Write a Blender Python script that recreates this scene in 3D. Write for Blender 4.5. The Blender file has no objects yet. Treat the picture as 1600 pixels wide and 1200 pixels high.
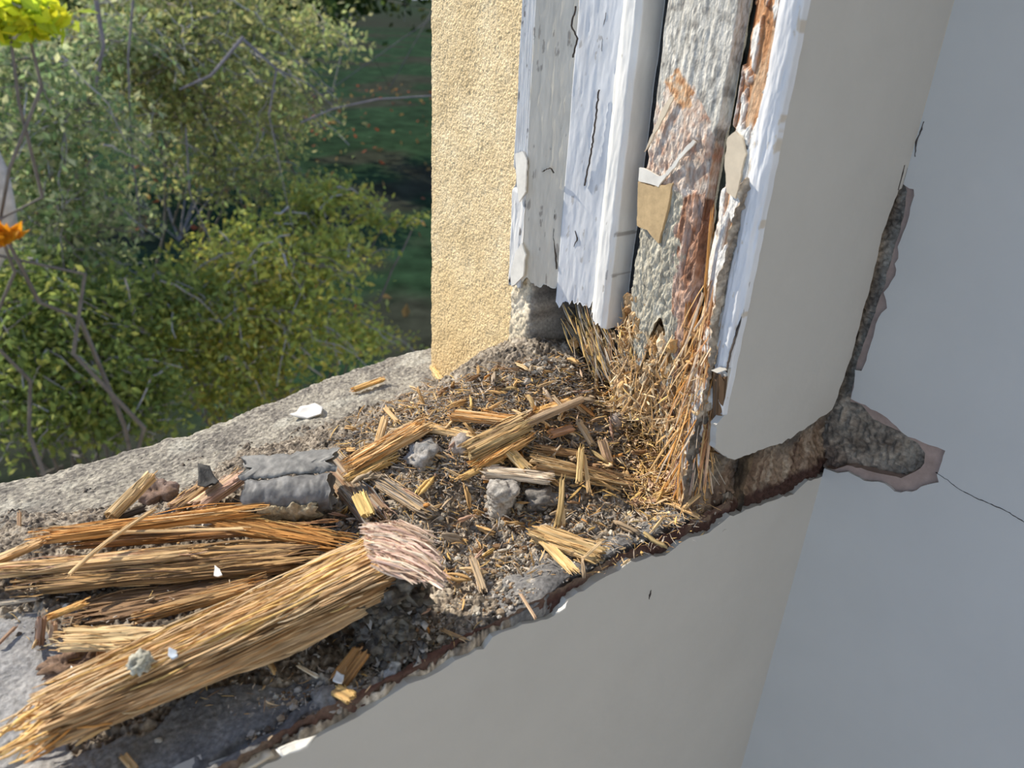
import bpy, math, random
import numpy as np
from mathutils import Vector, Matrix
from mathutils.geometry import tessellate_polygon
random.seed(7); rng = np.random.default_rng(7)
S = bpy.context.scene
# ------------------------------------------------------------------ camera
F = 1200.0
_d1 = np.array([1700., 520., F]); _d1 /= np.linalg.norm(_d1)
_dn = np.array([-128., -2350., F]); _dn /= np.linalg.norm(_dn)
_d1 = _d1 - _dn*(_d1 @ _dn); _d1 /= np.linalg.norm(_d1)
_up = -_dn
_d2 = np.cross(_up, _d1)
if _d2[2] < 0: _d2 = -_d2
M = np.array([_d1, _d2, _up])          # world = M @ camera(x right, y up, z forward)
O = np.array([0., 0., 0.42])
cam = bpy.data.objects.new('camera', bpy.data.cameras.new('camera'))
S.collection.objects.link(cam); S.camera = cam
cam.matrix_world = Matrix(((M[0,0], M[0,1], -M[0,2], O[0]), (M[1,0], M[1,1], -M[1,2], O[1]),
                           (M[2,0], M[2,1], -M[2,2], O[2]), (0, 0, 0, 1)))
cam.data.sensor_width = 36; cam.data.lens = 27; cam.data.clip_start = .01; cam.data.clip_end = 300
cam.data.dof.use_dof = True; cam.data.dof.focus_distance = 0.72; cam.data.dof.aperture_fstop = 8.0
# ------------------------------------------------------------------ light
w = bpy.data.worlds.new('sky'); S.world = w; w.use_nodes = True
wn = w.node_tree.nodes; bg = wn['Background']
tc = wn.new('ShaderNodeTexCoord'); sx = wn.new('ShaderNodeSeparateXYZ'); rp = wn.new('ShaderNodeValToRGB')
w.node_tree.links.new(tc.outputs['Generated'], sx.inputs[0]); w.node_tree.links.new(sx.outputs['Z'], rp.inputs[0])
w.node_tree.links.new(rp.outputs[0], bg.inputs[0])
rp.color_ramp.elements[0].color = (.66, .74, .86, 1); rp.color_ramp.elements[1].color = (.36, .54, .95, 1)
rp.color_ramp.elements[1].position = .8
bg.inputs[1].default_value = 0.85
SUN = Vector((-.35, .66, .62)).normalized()
sl = bpy.data.lights.new('sun', 'SUN'); sl.energy = 5.8; sl.angle = math.radians(.8); sl.color = (1, .90, .74)
so = bpy.data.objects.new('sun', sl); S.collection.objects.link(so); so.rotation_euler = SUN.to_track_quat('Z', 'Y').to_euler()
al = bpy.data.lights.new('room_fill', 'AREA'); al.shape = 'RECTANGLE'; al.size = 2.2; al.size_y = 1.6  # added soft fill that brightens the room-side faces, not a lamp of the room
al.energy = 23; al.color = (1, .98, .935)
ao = bpy.data.objects.new('room_fill', al); S.collection.objects.link(ao); ao.location = (-1.2, -2.9, .35)
ao.rotation_euler = (Vector((-1.2, -2.9, .35)) - Vector((.4, .32, .1))).to_track_quat('Z', 'Y').to_euler()
a2 = bpy.data.lights.new('blue_fill', 'AREA'); a2.shape = 'RECTANGLE'; a2.size = 1.2; a2.size_y = 1.4; a2.energy = 29; a2.color = (.42, .66, 1)  # added bluish fill by the unseen left wall, tints the right wall
o2 = bpy.data.objects.new('blue_fill', a2); S.collection.objects.link(o2); o2.location = (-2.9, -.75, .3); o2.rotation_euler = (0, -math.pi/2, 0)
S.view_settings.view_transform = 'Standard'; S.view_settings.look = 'None'
S.view_settings.gamma = 1; S.view_settings.use_curve_mapping = False; S.view_settings.exposure = 0.0
# ------------------------------------------------------------------ maths helpers
def ray(px, py): return M @ np.array([px-800., 600.-py, F])
def hit(px, py, ax, v):
    r = ray(px, py); return O + r*((v-O[ax])/r[ax])
def depth(p): return float((M.T @ (np.array(p)-O))[2])
def projv(P):
    c = (P-O) @ M
    return 800+c[:,0]/c[:,2]*F, 600-c[:,1]/c[:,2]*F
def _h(ix, iy, iz):
    n = (ix.astype(np.int64)*374761393 + iy.astype(np.int64)*668265263 + iz.astype(np.int64)*2147483647+ 1274126177) & 0xffffffff
    n = ((n ^ (n >> 13))*1274126177) & 0xffffffff
    n = (n ^ (n >> 16)) & 0xffffff
    return n/float(0xffffff)
def vn(x, y, z=0.):
    x, y, z = np.broadcast_arrays(np.asarray(x, float), np.asarray(y, float), np.asarray(z, float))
    ix, iy, iz = np.floor(x).astype(int), np.floor(y).astype(int), np.floor(z).astype(int)
    fx, fy, fz = x-ix, y-iy, z-iz
    fx, fy, fz = fx*fx*(3-2*fx), fy*fy*(3-2*fy), fz*fz*(3-2*fz)
    def L(a, b, t): return a+(b-a)*t
    v = L(L(L(_h(ix,iy,iz), _h(ix+1,iy,iz), fx), L(_h(ix,iy+1,iz), _h(ix+1,iy+1,iz), fx), fy),
          L(L(_h(ix,iy,iz+1), _h(ix+1,iy,iz+1), fx), L(_h(ix,iy+1,iz+1), _h(ix+1,iy+1,iz+1), fx), fy), fz)
    return v*2-1
def fbm(x, y, z=0., o=4):
    s = 0; a = .5
    for i in range(o):
        s = s + a*vn(np.asarray(x)*2**i+17*i, np.asarray(y)*2**i+5*i, np.asarray(z)*2**i+3*i); a *= .5
    return s
def sm(a, b, x):
    t = np.clip((x-a)/(b-a), 0, 1); return t*t*(3-2*t)
def inpoly(x, y, poly):
    r = np.zeros(np.shape(x), bool); n = len(poly)
    for i in range(n):
        x0, y0 = poly[i]; x1, y1 = poly[(i+1) % n]
        c = ((y0 > y) != (y1 > y)); r ^= c & (x < (x1-x0)*(y-y0)/((y1-y0) or 1e-9)+x0)
    return r
def C(*a): return np.array(a, float)
TAN, ORANGE, PALE, PINK = C(.62,.39,.17), C(.67,.32,.09), C(.76,.55,.31), C(.66,.43,.32)
BROWN, GREY, YEL, DARK, OLIVE = C(.20,.12,.065), C(.33,.31,.29), C(.74,.50,.19), C(.07,.055,.045), C(.42,.31,.15)
WHITE = C(.80,.80,.78)
# ------------------------------------------------------------------ materials
def mat(name, color=(.5,.5,.5), rough=.8, vcol=False, nscale=60, ncon=.25, bscale=200, bump=.3, bdist=.001, stretch=(1,1,1), spec=.3, coord='Object', trans=0, ndet=4):
    m = bpy.data.materials.new(name); m.use_nodes = True
    N = m.node_tree.nodes; Lk = m.node_tree.links; P = N['Principled BSDF']
    P.inputs['Roughness'].default_value = rough; P.inputs['Specular IOR Level'].default_value = spec
    t = N.new('ShaderNodeTexCoord'); mp = N.new('ShaderNodeMapping'); mp.inputs['Scale'].default_value = stretch
    Lk.new(t.outputs[coord], mp.inputs[0])
    n1 = N.new('ShaderNodeTexNoise'); n1.inputs['Scale'].default_value = nscale; n1.inputs['Detail'].default_value = ndet; n1.inputs['Roughness'].default_value = .65
    Lk.new(mp.outputs[0], n1.inputs['Vector'])
    mr = N.new('ShaderNodeMapRange'); mr.inputs['From Min'].default_value = .3; mr.inputs['From Max'].default_value = .7
    mr.inputs['To Min'].default_value = 1-ncon; mr.inputs['To Max'].default_value = 1+ncon
    Lk.new(n1.outputs[0], mr.inputs[0])
    mx = N.new('ShaderNodeVectorMath'); mx.operation = 'SCALE'
    if vcol:
        at = N.new('ShaderNodeVertexColor'); at.layer_name = 'Col'; Lk.new(at.outputs[0], mx.inputs[0])
    else: mx.inputs[0].default_value = color[:3]
    Lk.new(mr.outputs[0], mx.inputs['Scale']); Lk.new(mx.outputs[0], P.inputs['Base Color'])
    n2 = N.new('ShaderNodeTexNoise'); n2.inputs['Scale'].default_value = bscale; n2.inputs['Detail'].default_value = 4
    Lk.new(mp.outputs[0], n2.inputs['Vector'])
    b = N.new('ShaderNodeBump'); b.inputs['Strength'].default_value = bump; b.inputs['Distance'].default_value = bdist
    Lk.new(n2.outputs[0], b.inputs['Height']); Lk.new(b.outputs[0], P.inputs['Normal'])
    if trans:
        tr = N.new('ShaderNodeBsdfTranslucent'); Lk.new(mx.outputs[0], tr.inputs[0]); ms = N.new('ShaderNodeMixShader'); ms.inputs[0].default_value = trans
        Lk.new(P.outputs[0], ms.inputs[1]); Lk.new(tr.outputs[0], ms.inputs[2]); Lk.new(ms.outputs[0], N['Material Output'].inputs[0])
    return m
M_wood = mat('rotted_wood', vcol=True, nscale=330, ncon=.42, bscale=420, bump=1, bdist=.0016, stretch=(.06,1,1), rough=.75)
M_vc = mat('debris', vcol=True, nscale=300, ncon=.35, bscale=500, bump=.6, bdist=.001, rough=.9)
M_strand = mat('wood_fibre', vcol=True, nscale=150, ncon=.15, bscale=300, bump=.3, rough=.75)
M_stone = mat('sill_stone', (.40,.38,.34), vcol=True, nscale=210, ncon=.42, bscale=230, bump=.9, bdist=.003, rough=.9)
M_stucco = mat('reveal_stone', (.80,.64,.38), vcol=True, nscale=480, ncon=.22, bscale=480, bump=1, bdist=.0024, rough=.85, ndet=2)
M_paint = mat('weathered_paint', vcol=True, nscale=70, ncon=.10, bscale=45, bump=.35, bdist=.002, stretch=(1,1,.25), rough=.45, spec=.5)
M_board = mat('weathered_board', vcol=True, nscale=260, ncon=.35, bscale=500, bump=1, bdist=.002, stretch=(1,1,.45), rough=.85)
M_wall = mat('wall_paint', (.54,.53,.50), nscale=7, ncon=.04, bscale=26, bump=.3, bdist=.004, stretch=(1,1,1), rough=.55)
M_wallr = mat('side_wall_paint', (.56,.555,.54), nscale=6, ncon=.03, bscale=60, bump=.12, bdist=.003, rough=.6)
M_pink = mat('pink_plaster', (.36,.27,.235), nscale=60, ncon=.2, bscale=120, bump=.3, rough=.9)
M_crack = mat('dark_crack', (.06,.05,.045), rough=.9)
M_leaf = mat('leaves', vcol=True, nscale=3, ncon=.2, bump=0, rough=.65, trans=.5, spec=.12)
M_bark = mat('bark', (.26,.24,.22), nscale=20, ncon=.3, bscale=40, bump=.5, bdist=.01)
M_lawn = mat('lawn', vcol=True, nscale=1.6, ncon=.5, bscale=30, bump=.6, bdist=.03, rough=1, spec=.02)
# ------------------------------------------------------------------ objects
def tag(o, label=None, cat=None, group=None, kind=None):
    if label: o['label'] = label
    if cat: o['category'] = cat
    if group: o['group'] = group
    if kind: o['kind'] = kind
    return o
def mesh(name, V, Fc, m, cols=None, parent=None, smooth=True, link=True):
    me = bpy.data.meshes.new(name)
    V = np.asarray(V, float)
    if isinstance(Fc, np.ndarray):
        k = Fc.shape[1]; nf = len(Fc)
        me.vertices.add(len(V)); me.vertices.foreach_set('co', V.ravel().astype('f'))
        me.loops.add(nf*k); me.loops.foreach_set('vertex_index', Fc.ravel().astype('i'))
        me.polygons.add(nf); me.polygons.foreach_set('loop_start', np.arange(0, nf*k, k, dtype='i')); me.polygons.foreach_set('loop_total', np.full(nf, k, 'i'))
        me.update(calc_edges=True)
    else:
        me.from_pydata(V.tolist(), [], Fc); me.update()
    me.validate()
    if cols is not None:
        a = me.color_attributes.new('Col', 'FLOAT_COLOR', 'POINT')
        cc = np.ones((len(V), 4), 'f'); cc[:, :3] = np.clip(cols, 0.005, .95); a.data.foreach_set('color', cc.ravel())
    me.polygons.foreach_set('use_smooth', np.full(len(me.polygons), smooth))
    me.materials.append(m)
    o = bpy.data.objects.new(name, me)
    S.collection.objects.link(o)
    if parent: o.parent = parent
    return o
def empty(name, loc=(0,0,0)):
    o = bpy.data.objects.new(name, None); S.collection.objects.link(o); o.location = loc; o.empty_display_size = .01; return o
def gridf(nu, nv, wrap=False):
    i = np.arange(nu-1)[:, None]; j = np.arange(nv if wrap else nv-1)[None, :]
    a = i*nv+j; b = i*nv+(j+1) % nv
    return np.stack([a, b, b+nv, a+nv], -1).reshape(-1, 4)
class Bag:
    def __init__(s): s.V = []; s.F = []; s.C = []; s.n = 0
    def add(s, V, Fc, c):
        V = np.asarray(V, float); Fc = np.asarray(Fc)
        if Fc.shape[1] == 4:
            T = Fc[:, [0, 2, 3]]; T = T[Fc[:, 2] != Fc[:, 3]]; Fc = np.vstack([Fc[:, :3], T])
        s.V.append(V); s.F.append(Fc+s.n)
        c = np.asarray(c, float); s.C.append(np.broadcast_to(c, V.shape) if c.ndim < 2 else c); s.n += len(V)
    def build(s, name, m, parent=None, smooth=True, rel=None):
        V = np.concatenate(s.V)
        if rel is not None: V = V-np.asarray(rel)
        return mesh(name, V, np.concatenate(s.F), m, np.concatenate(s.C), parent, smooth)
def frame_axes(p0, p1, upv=(0,0,1), roll=0):
    x = np.array(p1, float)-np.array(p0, float); L = np.linalg.norm(x); x /= L
    z = np.array(upv, float); z = z-x*(z @ x)
    if np.linalg.norm(z) < 1e-3: z = np.array([-.5,-.5,0.])-x*(x @ np.array([-.5,-.5,0.]))
    z /= np.linalg.norm(z); y = np.cross(z, x)
    c, s = math.cos(roll), math.sin(roll)
    return x, y*c+z*s, z*c-y*s, L
def strand(bag, p0, p1, w, t, col, bend=.1, seg=4, upv=(0,0,1), taper=.25):
    """a tapered, slightly bent splinter of four sides"""
    x, y, z, L = frame_axes(p0, p1, upv, random.uniform(-.6, .6))
    s = np.linspace(0, 1, seg+1)
    by, bz = random.uniform(-bend, bend)*L, random.uniform(-bend, bend)*L
    k1 = random.uniform(-bend, bend)*L*.35
    c = np.array(p0)[None] + x*(s*L)[:, None] + y*(by*4*s*(1-s)+k1*np.sin(s*9.4))[:, None] + z*(bz*4*s*(1-s))[:, None]
    ww = w*(taper+(1-taper)*np.sin(np.pi*np.clip(s*.9+.05, 0, 1))**.6)*(1+.3*np.array([random.uniform(-1, 1) for _ in s]))
    tt = t*(taper+(1-taper)*np.sin(np.pi*np.clip(s*.9+.05, 0, 1))**.6)
    V = np.stack([c+y*ww[:, None]/2, c+z*tt[:, None]/2, c-y*ww[:, None]/2, c-z*tt[:, None]/2], 1).reshape(-1, 3)
    Fc = np.concatenate([gridf(seg+1, 4, True), np.array([[3,2,1,0], [seg*4, seg*4+1, seg*4+2, seg*4+3]])])
    bag.add(V, Fc, np.clip(col*random.uniform(.75, 1.2), 0, 1))
ICO_V = None
def rock_mesh(r, sub=2, amp=.35, freq=2., seed=0, flat=1., stretch=1.):
    import bmesh
    bm = bmesh.new(); bmesh.ops.create_icosphere(bm, subdivisions=sub, radius=1)
    V = np.array([v.co[:] for v in bm.verts]); Fc = np.array([[v.index for v in f.verts] for f in bm.faces]); bm.free()
    k = 1+amp*fbm(V[:,0]*freq+seed, V[:,1]*freq, V[:,2]*freq, 4)*1.6
    V = V*k[:, None]
    V = V*np.array([stretch, 1, flat])*r
    return V, Fc
def blend(cols, t):
    """cols list of colours, t array 0..1"""
    if len(cols) == 1: cols = [cols[0]*.8, cols[0]]
    t = np.clip(t, 0, .9999)*(len(cols)-1); i = t.astype(int); f = (t-i)[..., None]; K = np.array(cols)
    return K[i]*(1-f)+K[i+1]*f
def wood_geo(L, W, T, cols, rag=.12, groove=.10, nth=36, nx=30, bend=0., taper=(1, 1), seed=0, gl=9.):
    th = np.linspace(0, 2*np.pi, nth, endpoint=False); u = np.linspace(0, 1, nx)
    U, TH = np.meshgrid(u, th, indexing='ij')
    ct, st = np.cos(TH), np.sin(TH)
    p = 3.2; r = 1/(np.abs(ct)**p+np.abs(st)**p)**(1/p)
    cx, cy = np.cos(TH), np.sin(TH)
    g = vn(cx*gl+seed, cy*gl, U*L*14+seed)*.6+vn(cx*gl*2.3+seed, cy*gl*2.3, U*L*30)*.5
    rg = np.abs(vn(cx*gl*1.5+seed*2, cy*gl*1.5, U*L*10))
    r = r*(1+groove*g-groove*1.5*np.clip(.22-rg, 0, 1)/.22+.24*fbm(U*L*18+seed, cx*1.3, cy*1.3))
    tp = taper[0]+(taper[1]-taper[0])*U
    e0 = rag*L*(.5+.5*vn(cx*gl*.8+seed+9, cy*gl*.8)+.35*vn(cx*gl*3+seed, cy*gl*3))*1.3; e1 = rag*L*(.5+.5*vn(cx*gl*.8+seed+31, cy*gl*.8, 4.)+.35*vn(cx*gl*3+seed, cy*gl*3, 9.))*1.3
    X = -L/2+e0+(L-e0-e1)*U
    Y = r*ct*W/2*tp; Z = r*st*T/2*tp
    q = X/(L/2); Z = Z-bend*L*q*q; Y = Y+bend*.6*L*np.sin(q*2.+seed)
    V = np.stack([X, Y, Z], -1).reshape(-1, 3); Fc = gridf(nx, nth, True)[:, ::-1]
    c = blend(cols, .5+.55*vn(cx*gl*.7+seed, cy*gl*.7, U*L*8)+.3*vn(cx*gl*2+seed, cy*gl*2, U*L*20)).reshape(-1, 3)
    c = c*(1-.5*(np.clip(.16-rg, 0, 1)/.16).reshape(-1, 1))
    n = len(V)
    V = np.vstack([V, [[-L/2+rag*L*.9, 0, -bend*L], [L/2-rag*L*.9, 0, -bend*L]]]); c = np.vstack([c, [cols[0]*.8, cols[0]*.8]])
    a = np.arange(nth); b = (a+1) % nth
    q0 = np.stack([a, b, np.full(nth, n), np.full(nth, n)], 1); k = (nx-1)*nth
    tri = np.vstack([np.stack([a, b, np.full(nth, n)], 1), np.stack([k+b, k+a, np.full(nth, n+1)], 1)])
    quads = np.vstack([np.stack([Fc[:,0], Fc[:,1], Fc[:,2]], 1), np.stack([Fc[:,0], Fc[:,2], Fc[:,3]], 1), tri])
    return V, quads, c
def wood(name, label, cat, p0, p1, W, T, cols, roll=0, fib=14, group=None, parent=None, **k):
    """a piece of rotted wood between two points: ragged ends, grooved grain, loose fibres"""
    x, y, z, L = frame_axes(p0, p1, roll=roll)
    sd = random.random()*50
    V, Fc, c = wood_geo(L*1.08, W, T, cols, seed=sd, **k)
    b = Bag(); b.add(V, Fc, c)
    for i in range(int(fib*2.2)+3):
        s = random.uniform(-.5, .5); l = L*random.uniform(.12, .45); yy = random.uniform(-.5, .5)*W
        zz = T*.5*random.uniform(.6, 1.05) if random.random() < .8 else -T*.2
        if random.random() < .35: s = random.choice([-.5, .42])+random.uniform(-.05, .05)
        x0 = s*L; x1 = min(max(x0+l*random.choice([-1, 1]), -.58*L), .58*L)
        if abs(x1-x0) < L*.05: continue
        bd = k.get('bend', 0)
        f = lambda q: -bd*L*(q/(L/2))**2
        Vb = Bag(); strand(b, (x0, yy, zz+f(x0)), (x1, yy+random.uniform(-.15, .15)*W, zz+f(x1)+random.uniform(-.05, .1)*T), W*random.uniform(.015, .06)+.0004, T*.05+.0004, cols[random.randrange(len(cols))], .05, 4)
    o = b.build(name, M_wood, parent, smooth=False)
    mid = (np.array(p0)+np.array(p1))/2
    R = Matrix(((x[0], y[0], z[0], mid[0]), (x[1], y[1], z[1], mid[1]), (x[2], y[2], z[2], mid[2]), (0, 0, 0, 1)))
    o.matrix_world = R
    if not parent: tag(o, label, cat, group)
    return o
# ------------------------------------------------------------------ ground heights
def bedh(X, Y):
    X = np.asarray(X, float); Y = np.asarray(Y, float)
    h = .006 - .040*sm(.60, .72, Y+.02*vn(X*9, 3.)) + .080*np.exp(-((X-.50)/.12)**2-((Y-.565)/.11)**2)
    h = h + .030*np.exp(-((X-.36)/.13)**2-((Y-.52)/.10)**2)
    h = h - .012*np.exp(-((X-.30)/.07)**2-((Y-.42)/.06)**2)
    h = h - .010*(1-sm(-.05, .10, X))*(1-sm(.45, .6, Y))
    h = h + .006*np.exp(-((Y-.335)/.018)**2)*sm(.2, .3, X)
    return h
def ghit(px, py, lift=0.):
    z = 0.
    for _ in range(14):
        p = hit(px, py, 2, z+lift); z = .5*z+.5*float(bedh(p[0], p[1]))
    return hit(px, py, 2, z+lift)
def px2m(px, p): return px*depth(p)/F
# ------------------------------------------------------------------ structure: walls and casing
def rag(pts, amp, step, seed=0, closed=False):
    out = []; n = len(pts)
    for i in range(n if closed else n-1):
        a, b = np.array(pts[i], float), np.array(pts[(i+1) % n], float); L = np.linalg.norm(b-a); k = max(1, int(L/step))
        d = (b-a)/(L+1e-9); nn = np.array([-d[1], d[0]])
        for j in range(k):
            q = a+(b-a)*j/k; out.append(tuple(q+nn*amp*float(fbm(q[0]/step*.7+seed, q[1]/step*.7))*2))
    if not closed: out.append(tuple(pts[-1]))
    return out
def sheet(name, pts3, nrm, th, m, parent=None):
    """a flat panel with an outline of world points and real thickness behind it"""
    nrm = np.array(nrm, float); P = [Vector(p) for p in pts3]
    tri = tessellate_polygon([P]); n = len(P)
    V = [tuple(p) for p in P]+[tuple(p-Vector(nrm*th)) for p in P]
    Fc = []
    for t in tri:
        a, b, c = t; nn = (P[b]-P[a]).cross(P[c]-P[a])
        if nn.dot(Vector(nrm)) < 0: a, b, c = a, c, b
        Fc.append((a, b, c)); Fc.append((a+n, c+n, b+n))
    for i in range(n): Fc.append((i, (i+1) % n, n+(i+1) % n, n+i))
    return mesh(name, V, Fc, m, None, parent, smooth=False)
YI, XR, XF = .321, .68, .478
def py(px_, py_, v=YI): p = hit(px_, py_, 1, v); return (p[0], p[2])
def pxr(px_, py_, v=XR): p = hit(px_, py_, 0, v); return (p[1], p[2])
# wall below the window
top_px = [(300,1246),(400,1202),(480,1160),(560,1122),(610,1085),(650,1066),(700,1040),(755,1014),(770,995),(795,985),(865,962),(885,938),(930,912),(985,880),(1048,864),(1070,842),(1108,832),(1140,808),(1200,785),(1240,770),(1262,752),(1300,738)]
tw = [(-1.6, -.012), (-.05, -.010)]+rag([py(*q) for q in top_px], .0022, .006, 3)
ol = [(XR, tw[-1][1]), (XR, -.95), (-1.6, -.95)]
wb = sheet('wall_front', [(a, YI, b) for a, b in tw+ol], (0,-1,0), .025, M_wall); tag(wb, kind='structure')
# right wall with its plaster broken away beside the corner
edge_px = [(1412,290),(1430,296),(1424,325),(1405,386),(1398,430),(1382,457),(1383,480),(1370,507),(1360,545),(1346,580),(1336,578),(1330,622),(1352,634),(1385,655),(1400,668),(1430,686),(1452,696),(1476,704),(1474,722),(1463,742),(1466,752),(1446,756),(1424,768),(1398,766),(1372,752),(1350,752),(1325,738),(1300,738)]
er = rag([pxr(*q) for q in edge_px], .0016, .005, 5)
zt = er[0][1]
er[0] = (YI, zt); er[-1] = (YI, er[-1][1])
rw = [(YI, 1.6)]+er+[(YI, -.95), (-1.8, -.95), (-1.8, 1.6)]
wr = sheet('wall_right', [(XR, a, b) for a, b in rw], (-1,0,0), .003, M_wallr); tag(wr, kind='structure')
pink_px = [(1405,292),(1414,300),(1408,340),(1392,400),(1380,440),(1366,490),(1350,530),(1338,560),(1333,590),(1326,628),(1345,634),(1362,655),(1385,668),(1410,680),(1432,695),(1444,710),(1442,726),(1428,738),(1405,748),(1380,742),(1350,736),(1320,728),(1296,738)]
ep = rag([pxr(*q) for q in pink_px], .001, .005, 8); ep[0] = (YI, ep[0][1]+.002); ep[-1] = (YI, ep[-1][1])
pk = sheet('plaster_coat', [(XR+.0032, a, b) for a, b in [(YI, zt+.05)]+ep+[(YI, -.1), (.1, -.1), (.1, zt+.05)]], (-1,0,0), .010, M_pink, wr)
pk['label'] = 'pinkish brown plaster coat bared at the rim of the hole'
# rough masonry inside the hole and behind the corner strip (grid in Y,Z on the right wall)
def relief(name, A, B, fn, m, parent=None, colf=None):
    """displaced grid: fn(a,b) -> world points, colf -> colours"""
    AA, BB = np.meshgrid(A, B, indexing='ij'); P = fn(AA, BB).reshape(-1, 3)
    c = colf(AA, BB).reshape(-1, 3)
    return mesh(name, P, gridf(len(A), len(B)), m, c, parent)
def hole_p(a, b):
    d = .010+.006*fbm(a*40, b*40, 0, 5)+.0035*vn(a*300, b*300)
    return np.stack([XR+.002+d, a, b], -1)
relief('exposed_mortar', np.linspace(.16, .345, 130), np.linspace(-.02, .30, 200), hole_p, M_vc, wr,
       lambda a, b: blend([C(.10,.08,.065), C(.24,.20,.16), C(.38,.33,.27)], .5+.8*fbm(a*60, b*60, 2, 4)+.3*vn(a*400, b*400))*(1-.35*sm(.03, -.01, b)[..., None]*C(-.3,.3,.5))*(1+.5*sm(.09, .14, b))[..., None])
# casing (inner face of the window frame), painted, broken along its edges
cas_px_l = [(1120,584),(1136,580),(1134,610),(1138,640),(1128,655),(1119,664),(1117,700)]
cas_px_b = [(1117,700),(1130,712),(1148,719),(1180,705),(1222,692),(1262,668),(1300,640),(1308,622)]
cas_px_r = [(1308,622),(1332,551),(1346,496),(1362,438),(1381,358),(1404,297)]
cl = rag([py(*q) for q in cas_px_l], .0012, .004, 11); cb = rag([py(*q) for q in cas_px_b], .0015, .004, 12); cr = rag([py(*q) for q in cas_px_r], .0013, .004, 13)
crl = cr[-1]
XC = .482
tr_ = [(XC, 1.6), (XC, cl[0][1])]+cl+cb[1:]+cr[1:]+[(XR-.0005, crl[1]+.001), (XR-.0005, 1.6)]
cas = sheet('trim_1', [(a, YI, b) for a, b in tr_], (0,-1,0), .006, M_wall); tag(cas, kind='structure')
# timber and masonry band left bare under the casing and behind the corner crack
def band_p(a, b):
    gr = vn((a*.85-b*.5)*260, b*14)*.0024*sm(.02, .05, b)
    d = .016+.006*fbm(a*30, b*30, 1, 5)+gr-.010*sm(.03, -.004, b)+.002*vn(a*350, b*350)
    return np.stack([a, YI+d, b], -1)
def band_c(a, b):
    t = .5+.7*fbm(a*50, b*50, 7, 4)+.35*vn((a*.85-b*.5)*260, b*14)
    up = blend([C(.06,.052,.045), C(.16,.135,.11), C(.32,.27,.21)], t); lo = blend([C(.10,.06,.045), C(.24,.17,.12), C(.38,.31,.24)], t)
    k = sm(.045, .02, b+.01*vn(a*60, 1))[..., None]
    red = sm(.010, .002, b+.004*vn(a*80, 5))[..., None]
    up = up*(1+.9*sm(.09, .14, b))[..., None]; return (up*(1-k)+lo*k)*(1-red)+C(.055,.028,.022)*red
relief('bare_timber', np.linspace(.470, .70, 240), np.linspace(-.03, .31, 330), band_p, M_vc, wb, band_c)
# long strip of broken board below the sill edge (dark red-brown)
def strip_p(a, b):
    d = .006+.005*fbm(a*30, b*30, 4, 4)+.0015*vn(a*300, b*300)
    return np.stack([a, YI+d, b], -1)
relief('old_board_edge', np.linspace(-.6, .53, 620), np.linspace(-.05, .014, 34), strip_p, M_vc, wb,
       lambda a, b: blend([C(.03,.016,.014), C(.075,.036,.03), C(.20,.15,.11)], .3+.6*fbm(a*25, b*60, 3, 4)+.35*sm(-.006, .012, b)))
# hairline cracks in the paint
def crack(name, pts3, nrm, wd, parent):
    P = np.array(pts3); nrm = np.array(nrm, float); n = len(P); t = np.gradient(P, axis=0); t /= np.linalg.norm(t, axis=1)[:, None]+1e-9
    s = np.cross(t, nrm); ww = wd*(.3+.7*np.sin(np.linspace(.1, 3.04, n)))[:, None]*(1+.6*vn(np.arange(n)*1.7, 2.))[:, None]
    V = np.stack([P+s*ww/2+nrm*.0003, P+nrm*.0006, P-s*ww/2+nrm*.0003, P-nrm*.0015], 1).reshape(-1, 3)
    return mesh(name, V, gridf(n, 4, True), M_crack, None, parent)
def jag(pts, step, amp, sd): return rag(pts, amp*.55, step*.5, sd)
crack('crack', [(a, YI, b) for a, b in jag([py(*q) for q in [(1171,440),(1163,480),(1152,520),(1140,560),(1136,582)]], .004, .0012, 1)], (0,-1,0), .0009, cas)
crack('crack', [(a, YI, b) for a, b in jag([py(*q) for q in [(1413,258),(1409,275),(1403,297)]], .004, .0006, 2)], (0,-1,0), .0016, cas)
crack('crack', [(XR, a, b) for a, b in jag([pxr(*q) for q in [(1444,190),(1438,210),(1432,222),(1430,245)]], .004, .0012, 4)], (-1,0,0), .0014, wr)
c_ = crack('crack', [(XR, a, b) for a, b in jag([pxr(*q) for q in [(1462,738),(1480,750),(1500,765),(1530,780),(1570,797),(1600,815),(1680,870)]], .004, .0008, 6)], (-1,0,0), .0007, wr)
crack('crack', [(a, YI, b) for a, b in jag([py(*q) for q in [(1017,922),(1014,936)]], .003, .0006, 9)], (0,-1,0), .0022, wb)
# ------------------------------------------------------------------ floor of the room, outer wall below
fl = mesh('floor', [(-3,-3.5,-.95), (XR+.02,-3.5,-.95), (XR+.02,.34,-.95), (-3,.34,-.95)], [(0,1,2,3)], mat('floor_boards', (.42,.33,.25), nscale=4, ncon=.2, bump=.1), smooth=False); tag(fl, kind='structure')
cm = mat('ceiling_paint', (.62,.61,.58), bump=.05, ncon=.02)
tag(mesh('ceiling', [(-3,-3.5,1.6), (XR+.02,-3.5,1.6), (XR+.02,.36,1.6), (-3,.36,1.6)], [(0,1,2,3)], cm, smooth=False), kind='structure')
tag(mesh('wall_left', [(-3,-3.5,-.95), (-3,.36,-.95), (-3,.36,1.6), (-3,-3.5,1.6)], [(0,1,2,3)], cm, smooth=False), kind='structure')
tag(mesh('wall_back', [(-3,-3.5,-.95), (XR+.02,-3.5,-.95), (XR+.02,-3.5,1.6), (-3,-3.5,1.6)], [(0,1,2,3)], cm, smooth=False), kind='structure')
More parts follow.
